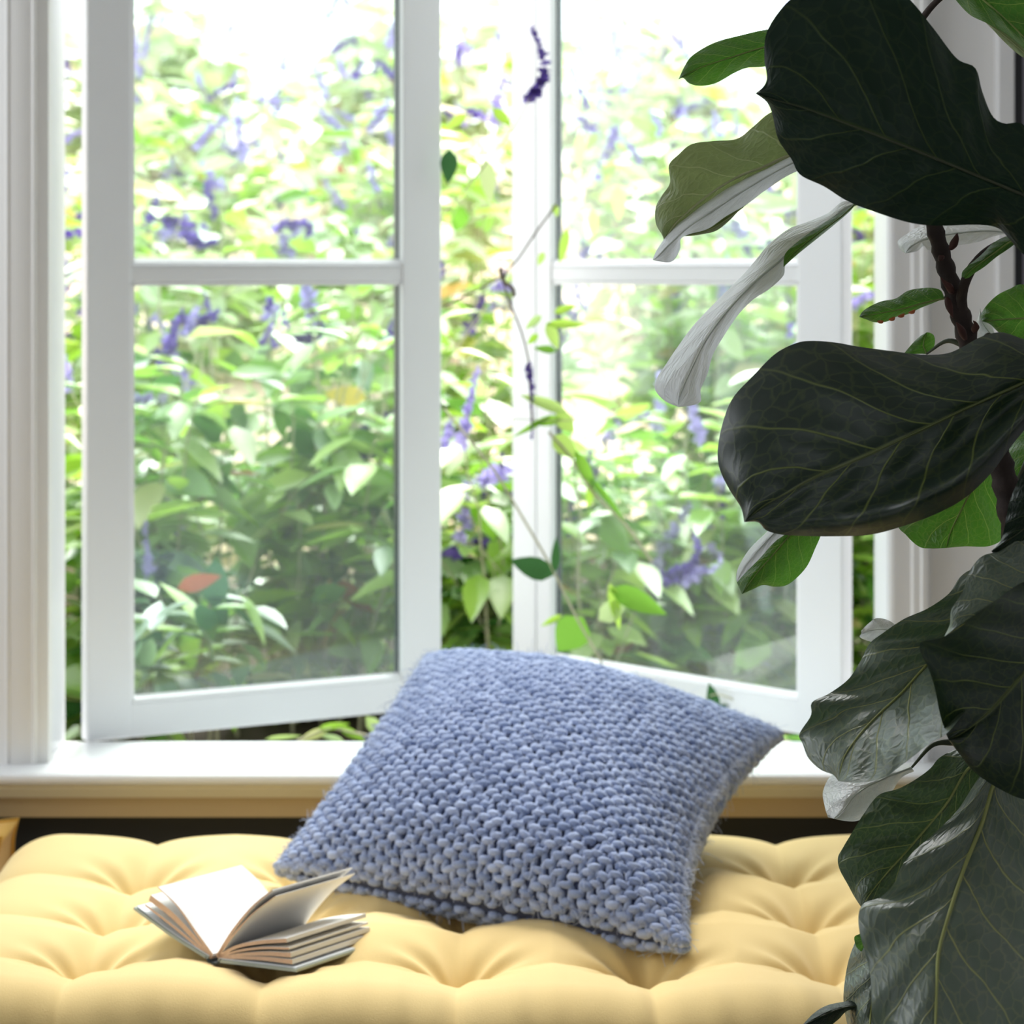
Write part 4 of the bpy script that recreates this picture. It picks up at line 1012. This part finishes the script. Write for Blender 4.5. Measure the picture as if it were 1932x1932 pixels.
def shrub(x, y, h, rad, nst, nleaf, mats, label, group, nsp=12, nind=30, leaf=(.05, .085), seed=0, z0=None):
    rs = np.random.default_rng(500 + seed)
    zg = float(gz(y)) - .02 if z0 is None else z0
    root = tag(empty('salvia_shrub', (x, y, zg)), label, 'shrub', group)
    stems, pos, dirs = [], [], []
    tips = []
    for k in range(nst):
        a = rs.uniform(0, 6.28); r = rad * rs.uniform(0, .45)
        hh = h * rs.uniform(.45, 1.05)
        lean = rs.uniform(0, 6.28)
        p = stem_path(x + r * math.cos(a), y + max(-.12, .6 * r * math.sin(a)), zg, hh, lean, rs.uniform(.05, .55) * min(1, rad / h * 1.3), 10, rs)
        p[:, 1] = np.maximum(p[:, 1], 4.04 if abs(x) < .9 else 3.5)
        stems.append(tube_VF(p, np.linspace(.0035, .0012, 10), 4)); tips.append(p)
        m = max(4, int(nleaf / nst))
        tt = rs.uniform(.08, 1, m) ** .8; idx = tt * 9
        c = np.stack([np.interp(idx, np.arange(10), p[:, q]) for q in range(3)], 1)
        az = rs.uniform(0, 6.28, m)
        d = np.stack([np.cos(az), np.sin(az), rs.uniform(-.75, .45, m)], 1)
        c = c + d * rs.uniform(.0, .06, m)[:, None]
        pos.append(c); dirs.append(d)
    V, F = merge(stems); o = arr_obj('stems', V, F, stem_mat, root, False); o['kind'] = 'stuff'
    pos = np.vstack(pos); dirs = np.vstack(dirs); N = len(pos)
    pos[:, 1] = np.maximum(pos[:, 1], 3.98 if abs(x) < .9 else 3.52)
    L = rs.uniform(*leaf, N); W = L * rs.uniform(.35, .55, N); roll = rs.normal(0, .5, N)
    order = np.argsort(pos[:, 1] - pos[:, 2] * .3)
    ind, rest = order[:nind], order[nind:]
    ks = rs.integers(0, len(mats), N)
    for mi, nm in enumerate(mats):
        q = rest[ks[rest] == mi]
        if len(q) == 0: continue
        V, F = leaves_VF(pos[q], dirs[q], L[q], W[q], roll[q])
        o = arr_obj('foliage', V, F, {'g': gleaf, 'd': gleaf_deep, 'p': gleaf_pale}[nm], root); o['kind'] = 'stuff'
    rl = Vector(root.location)
    for q in ind:
        o = bpy.data.objects.new('leaf', leaf_meshes[mats[ks[q]]]); C.objects.link(o); o.parent = root
        o.location = Vector(pos[q]) - rl; d = Vector(dirs[q])
        o.rotation_mode = 'QUATERNION'
        o.rotation_quaternion = d.to_track_quat('X', 'Z'); o.scale = (L[q],) * 3
    for k in range(nsp):
        p = tips[k % len(tips)]; e = p[-1]
        o = bpy.data.objects.new('flower_spike', spike_meshes[rs.integers(8)]); C.objects.link(o); o.parent = root
        o.location = Vector(e) - rl
        o.rotation_euler = (rs.normal(0, .6), rs.normal(0, .6), rs.uniform(0, 6.28)); s = rs.uniform(.8, 1.3); o.scale = (s, s, s)
    return root

sid = 0
ORD = ['leftmost', 'second from the left', 'third from the left', 'fourth from the left', 'fourth from the right', 'third from the right', 'second from the right', 'rightmost']
front_lbl = ['dense low leafy shrub close outside the left jamb', 'leafy salvia with dark inner leaves behind the left sash', 'bushy green salvia behind the left pane, beside the dark clump',
             'leafy salvia filling the gap between the two sashes', 'bright leafy salvia behind the lower right pane', 'sprawling salvia behind the right half of the right pane', 'leafy shrub seen in the narrow gap right of the right sash']
for k, (x, y, h) in enumerate([(-1.05, 4.05, .72), (-.68, 4.35, .72), (-.34, 4.45, .85), (.0, 4.35, .70), (.28, 4.55, .62), (.62, 4.6, .70), (1.0, 4.3, .85)]):
    sid += 1
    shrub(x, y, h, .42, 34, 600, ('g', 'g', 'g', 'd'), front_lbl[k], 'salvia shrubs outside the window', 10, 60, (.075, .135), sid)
# middle row
for k, x in enumerate(np.linspace(-1.7, 1.8, 8)):
    sid += 1
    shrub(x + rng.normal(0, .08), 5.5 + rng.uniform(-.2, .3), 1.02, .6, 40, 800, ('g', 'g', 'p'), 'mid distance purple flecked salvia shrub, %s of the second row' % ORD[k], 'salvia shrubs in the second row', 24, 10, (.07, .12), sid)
for k, x in enumerate(np.linspace(-2.4, 2.6, 8)):
    sid += 1
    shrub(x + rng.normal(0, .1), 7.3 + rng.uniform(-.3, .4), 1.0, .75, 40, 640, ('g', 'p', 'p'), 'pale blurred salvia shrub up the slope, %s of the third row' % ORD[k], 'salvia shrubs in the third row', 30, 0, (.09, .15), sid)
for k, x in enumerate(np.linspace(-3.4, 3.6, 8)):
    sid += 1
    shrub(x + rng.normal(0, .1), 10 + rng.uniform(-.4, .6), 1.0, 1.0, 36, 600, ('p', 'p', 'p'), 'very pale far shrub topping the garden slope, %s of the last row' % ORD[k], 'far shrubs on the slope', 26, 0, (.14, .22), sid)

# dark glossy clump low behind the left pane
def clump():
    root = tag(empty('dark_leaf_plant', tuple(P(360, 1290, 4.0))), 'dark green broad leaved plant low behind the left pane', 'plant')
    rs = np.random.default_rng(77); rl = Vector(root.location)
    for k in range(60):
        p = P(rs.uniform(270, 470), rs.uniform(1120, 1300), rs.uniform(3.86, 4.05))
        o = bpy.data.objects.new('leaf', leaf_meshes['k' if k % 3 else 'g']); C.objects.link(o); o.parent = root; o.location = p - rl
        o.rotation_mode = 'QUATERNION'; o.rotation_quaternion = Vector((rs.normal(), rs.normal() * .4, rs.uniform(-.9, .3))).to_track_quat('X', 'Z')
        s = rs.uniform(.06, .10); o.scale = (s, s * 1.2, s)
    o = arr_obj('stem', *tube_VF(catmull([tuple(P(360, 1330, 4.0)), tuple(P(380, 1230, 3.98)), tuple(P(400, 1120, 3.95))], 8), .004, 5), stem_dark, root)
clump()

# hero twigs crossing the opening between the sashes
def px_leaf(root, bx, by, tx, ty, wpx, D, m='g', dd=.0, name='leaf'):
    a, b = P(bx, by, D), P(tx, ty, D + dd); L = (b - a).length
    me = leaf_meshes[m]
    o = bpy.data.objects.new(name, me); C.objects.link(o); o.parent = root; o.location = a - wloc(root)
    d = (b - a).normalized(); n = Vector((.15, -1, .25)); n = (n - d * n.dot(d)).normalized(); y = n.cross(d)
    o.rotation_mode = 'QUATERNION'; o.rotation_quaternion = Matrix((d, y, n)).transposed().to_quaternion()
    wd = wpx / FPX * D; o.scale = (L, wd / .42, L * .8)
    return o
def px_tube(root, pts, r, name='stem', m=stem_mat, n=24):
    p = catmull([tuple(P(*q)) for q in pts], n); V, F = tube_VF(p, r, 6); return arr_obj(name, V, F, m, root)
def px_spike(root, pts, r=.0075, m=purple, seed=0, dens=1.4):
    p = catmull([tuple(P(*q)) for q in pts], 14); V, F = spike_VF(p, r, dens, seed); return arr_obj('flower_spike', V, F, m, root, False)
DT = 3.60
v1 = tag(empty('flowering_twig', tuple(P(1000, 800, DT))), 'thin twig with small leaves hanging over the pale stile between the open sashes', 'twig')
px_tube(v1, [(1050, 385, DT), (1010, 440, DT), (975, 492, DT), (950, 520, DT), (958, 560, DT), (985, 630, DT), (1000, 700, DT), (1004, 800, DT)], .0017, m=stem_dark)
px_tube(v1, [(950, 520, DT), (905, 545, DT), (870, 562, DT), (838, 578, DT + .02)], .0015, m=stem_dark)
px_tube(v1, [(945, 505, DT), (950, 530, DT), (968, 545, DT), (970, 560, DT)], .0034, m=stem_dark)
px_spike(v1, [(998, 690, DT), (1002, 730, DT), (1004, 790, DT), (1003, 830, DT)], .006, purple, 3)
for a in [(1045, 590, 1090, 575, 16), (1030, 612, 1108, 612, 18), (1032, 608, 1054, 660, 24), (1050, 662, 1006, 656, 16), (1022, 595, 990, 622, 16), (1015, 630, 995, 650, 14), (1026, 475, 1015, 502, 14), (1045, 385, 1052, 410, 14), (1070, 430, 1056, 500, 18)]:
    px_leaf(v1, *a, DT)
v2 = tag(empty('flowering_twig', tuple(P(1090, 1170, DT))), 'long arching twig with pointed leaves in front of the right sash', 'twig')
px_tube(v2, [(838, 772, DT + .06), (860, 798, DT + .04), (930, 885, DT), (985, 975, DT), (1040, 1070, DT), (1090, 1170, DT), (1140, 1260, DT), (1160, 1330, DT)], .002)
px_tube(v2, [(838, 787, DT + .02), (900, 785, DT), (1000, 792, DT), (1110, 792, DT), (1230, 780, DT + .1)], .0008)
px_tube(v2, [(1035, 815, DT), (1075, 860, DT), (1120, 930, DT), (1180, 990, DT + .02), (1230, 1060, DT + .04)], .0022, m=stem_mat)
for a in [(1070, 778, 980, 744, 24), (1040, 785, 965, 826, 12), (1050, 780, 1085, 815, 34), (1060, 790, 1000, 800, 20), (1042, 822, 1092, 866, 38), (1085, 850, 1125, 930, 24), (1110, 900, 1180, 985, 16), (1115, 910, 1110, 960, 16)]:
    px_leaf(v2, *a, DT, 'g')
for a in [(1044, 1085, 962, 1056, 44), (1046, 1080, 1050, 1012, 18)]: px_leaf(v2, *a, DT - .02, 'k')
for a in [(1100, 1165, 1052, 1230, 70), (1060, 1160, 1020, 1182, 12), (1130, 1170, 1185, 1130, 40), (1150, 1110, 1260, 1160, 44), (1150, 1100, 1170, 1190, 22)]: px_leaf(v2, *a, DT + .02, 'g')
v3 = tag(empty('flowering_twig', tuple(P(1010, 183, DT))), 'curved purple flower spike in front of the pale stile near the top', 'flower')
px_tube(v3, [(1001, 183, DT), (990, 205, DT), (970, 240, DT), (900, 330, DT + .05), (840, 400, DT + .1), (780, 480, DT + .2)], .001)
px_spike(v3, [(1000, 183, DT), (1020, 160, DT), (1030, 125, DT), (1018, 90, DT), (1003, 52, DT)], .0105, purple, 5, 1.6)
for a in [(848, 282, 845, 348, 34), (915, 300, 926, 385, 32), (880, 215, 842, 245, 20), (930, 205, 965, 238, 22)]: px_leaf(v3, *a, DT + .05, 'k' if a[0] == 848 else 'g')
v4 = tag(empty('flowering_twig', tuple(P(1105, 200, 4.1))), 'short purple spike just right of the dark glazing line', 'flower')
px_tube(v4, [(1105, 200, 4.1), (1130, 260, 4.1), (1110, 340, 4.12), (1090, 480, 4.15), (1120, 700, 4.2)], .001)
px_spike(v4, [(1108, 200, 4.1), (1092, 165, 4.1), (1076, 125, 4.1)], .0075, purple, 6, 1.3)
for a in [(1095, 250, 1092, 315, 24), (1128, 250, 1105, 285, 18), (1165, 350, 1168, 420, 30), (1080, 410, 1108, 455, 22), (1118, 395, 1120, 450, 22)]: px_leaf(v4, *a, 4.12)
v5 = tag(empty('flowering_twig', tuple(P(1290, 1085, 4.25))), 'thick violet flower spike behind the right pane', 'flower')
px_spike(v5, [(1243, 1092, 4.2), (1275, 1086, 4.2), (1300, 1068, 4.2), (1320, 1045, 4.2), (1310, 1010, 4.2)], .014, purple, 7, 3.0)
px_spike(v5, [(1270, 1090, 4.25), (1330, 1080, 4.25), (1360, 1060, 4.25)], .016, purple_pale, 8, 1.4)
px_tube(v5, [(1243, 1092, 4.2), (1200, 1150, 4.2), (1160, 1260, 4.2)], .0015)
v6 = tag(empty('flowering_twig', tuple(P(560, 640, 4.6))), 'curled purple flower spike behind the left pane below the glazing bar', 'flower')
px_spike(v6, [(603, 612, 4.5), (598, 630, 4.5), (570, 638, 4.5), (545, 622, 4.5), (533, 588, 4.5)], .013, purple, 9, 2.4)
px_tube(v6, [(603, 612, 4.5), (640, 680, 4.5), (600, 800, 4.5), (570, 960, 4.5), (560, 1100, 4.5)], .0016)
v7 = tag(empty('flowering_twig', tuple(P(380, 455, 5.0))), 'curled dark purple spike behind the left pane above the glazing bar', 'flower')
px_spike(v7, [(345, 400, 5.0), (352, 440, 5.0), (375, 460, 5.0), (410, 455, 5.0)], .012, purple, 10, 2.0)
px_tube(v7, [(345, 400, 5.0), (300, 560, 5.0), (330, 800, 5.0)], .0018)
v8 = tag(empty('flowering_twig', tuple(P(395, 590, 4.8))), 'forked violet flower spike at the left below the glazing bar', 'flower')
px_spike(v8, [(350, 600, 4.8), (375, 610, 4.8), (395, 590, 4.8), (385, 552, 4.8)], .013, purple, 11, 2.2)
px_spike(v8, [(392, 600, 4.8), (412, 585, 4.8)], .012, purple, 12, 2.2)
px_tube(v8, [(392, 600, 4.8), (400, 700, 4.8), (420, 900, 4.7)], .0016)
v9 = tag(empty('leafy_sprig', tuple(P(1380, 1340, 3.55))), 'sprig of pointed green leaves poking over the bottom rail of the right sash', 'sprig')
px_tube(v9, [(1320, 1330, 3.56), (1350, 1310, 3.56), (1400, 1330, 3.56), (1430, 1370, 3.56)], .0012)
for a in [(1350, 1345, 1338, 1288, 26), (1400, 1345, 1430, 1290, 26), (1432, 1332, 1378, 1350, 16), (1345, 1340, 1375, 1330, 16), (1270, 1318, 1308, 1332, 20), (1310, 1335, 1300, 1312, 12), (1225, 1290, 1160, 1278, 20), (1180, 1295, 1240, 1300, 16)]: px_leaf(v9, *a, 3.56, 'k' if a[0] in (1350, 1345, 1310) else 'g')
v10 = tag(empty('leafy_sprig', tuple(P(700, 1380, 3.7))), 'green leaves showing under the tilted bottom rail of the left sash', 'sprig')
px_tube(v10, [(560, 1398, 3.72), (620, 1375, 3.72), (680, 1385, 3.72), (740, 1398, 3.72)], .002)
for a in [(690, 1352, 735, 1402, 26), (720, 1400, 752, 1350, 30), (620, 1375, 560, 1400, 18), (600, 1375, 660, 1365, 14), (640, 1372, 690, 1398, 16), (500, 1395, 570, 1388, 10), (650, 1400, 600, 1385, 14)]: px_leaf(v10, *a, 3.72, 'g')
v13 = tag(empty('leafy_sprig', tuple(P(1470, 1390, 3.62))), 'low green leaves outside the sill by the right corner of the pillow', 'sprig')
px_tube(v13, [(1380, 1408, 3.62), (1450, 1395, 3.62), (1540, 1406, 3.62)], .002)
for a in [(1400, 1405, 1450, 1385, 22), (1440, 1400, 1500, 1392, 22), (1480, 1398, 1545, 1400, 20), (1500, 1400, 1440, 1408, 18), (1530, 1402, 1480, 1388, 20)]: px_leaf(v13, *a, 3.62, 'd')
v11 = tag(empty('leafy_sprig', tuple(P(640, 745, 4.4))), 'yellow leaf on a thin twig behind the left pane', 'sprig')
px_tube(v11, [(740, 540, 4.4), (700, 680, 4.4), (650, 800, 4.4), (600, 880, 4.4), (575, 960, 4.4)], .0016)
yl = fol_mat('yellow_leaf', [(0, (.85, .62, .12)), (1, (.9, .7, .2))])
o = px_leaf(v11, 690, 752, 610, 742, 40, 4.4); o.data = leaf_meshes['g'].copy(); o.data.materials.clear(); o.data.materials.append(yl)
for a in [(575, 960, 600, 1025, 60), (520, 920, 430, 970, 30), (500, 945, 440, 1000, 34), (640, 980, 615, 1010, 26), (525, 760, 535, 830, 30), (640, 930, 625, 990, 28)]: px_leaf(v11, *a, 4.4, 'd' if a[0] == 575 else 'g')
v12 = tag(empty('dead_leaf', tuple(P(375, 1100, 4.05))), 'red brown dead leaf above the dark clump behind the left pane', 'leaf')
rl_ = fol_mat('red_brown_leaf', [(0, (.30, .09, .04)), (1, (.42, .14, .06))], .3)
o = px_leaf(v12, 335, 1110, 418, 1086, 34, 3.84, 'd', name='blade'); o.data = leaf_meshes['g'].copy(); o.data.materials.clear(); o.data.materials.append(rl_)
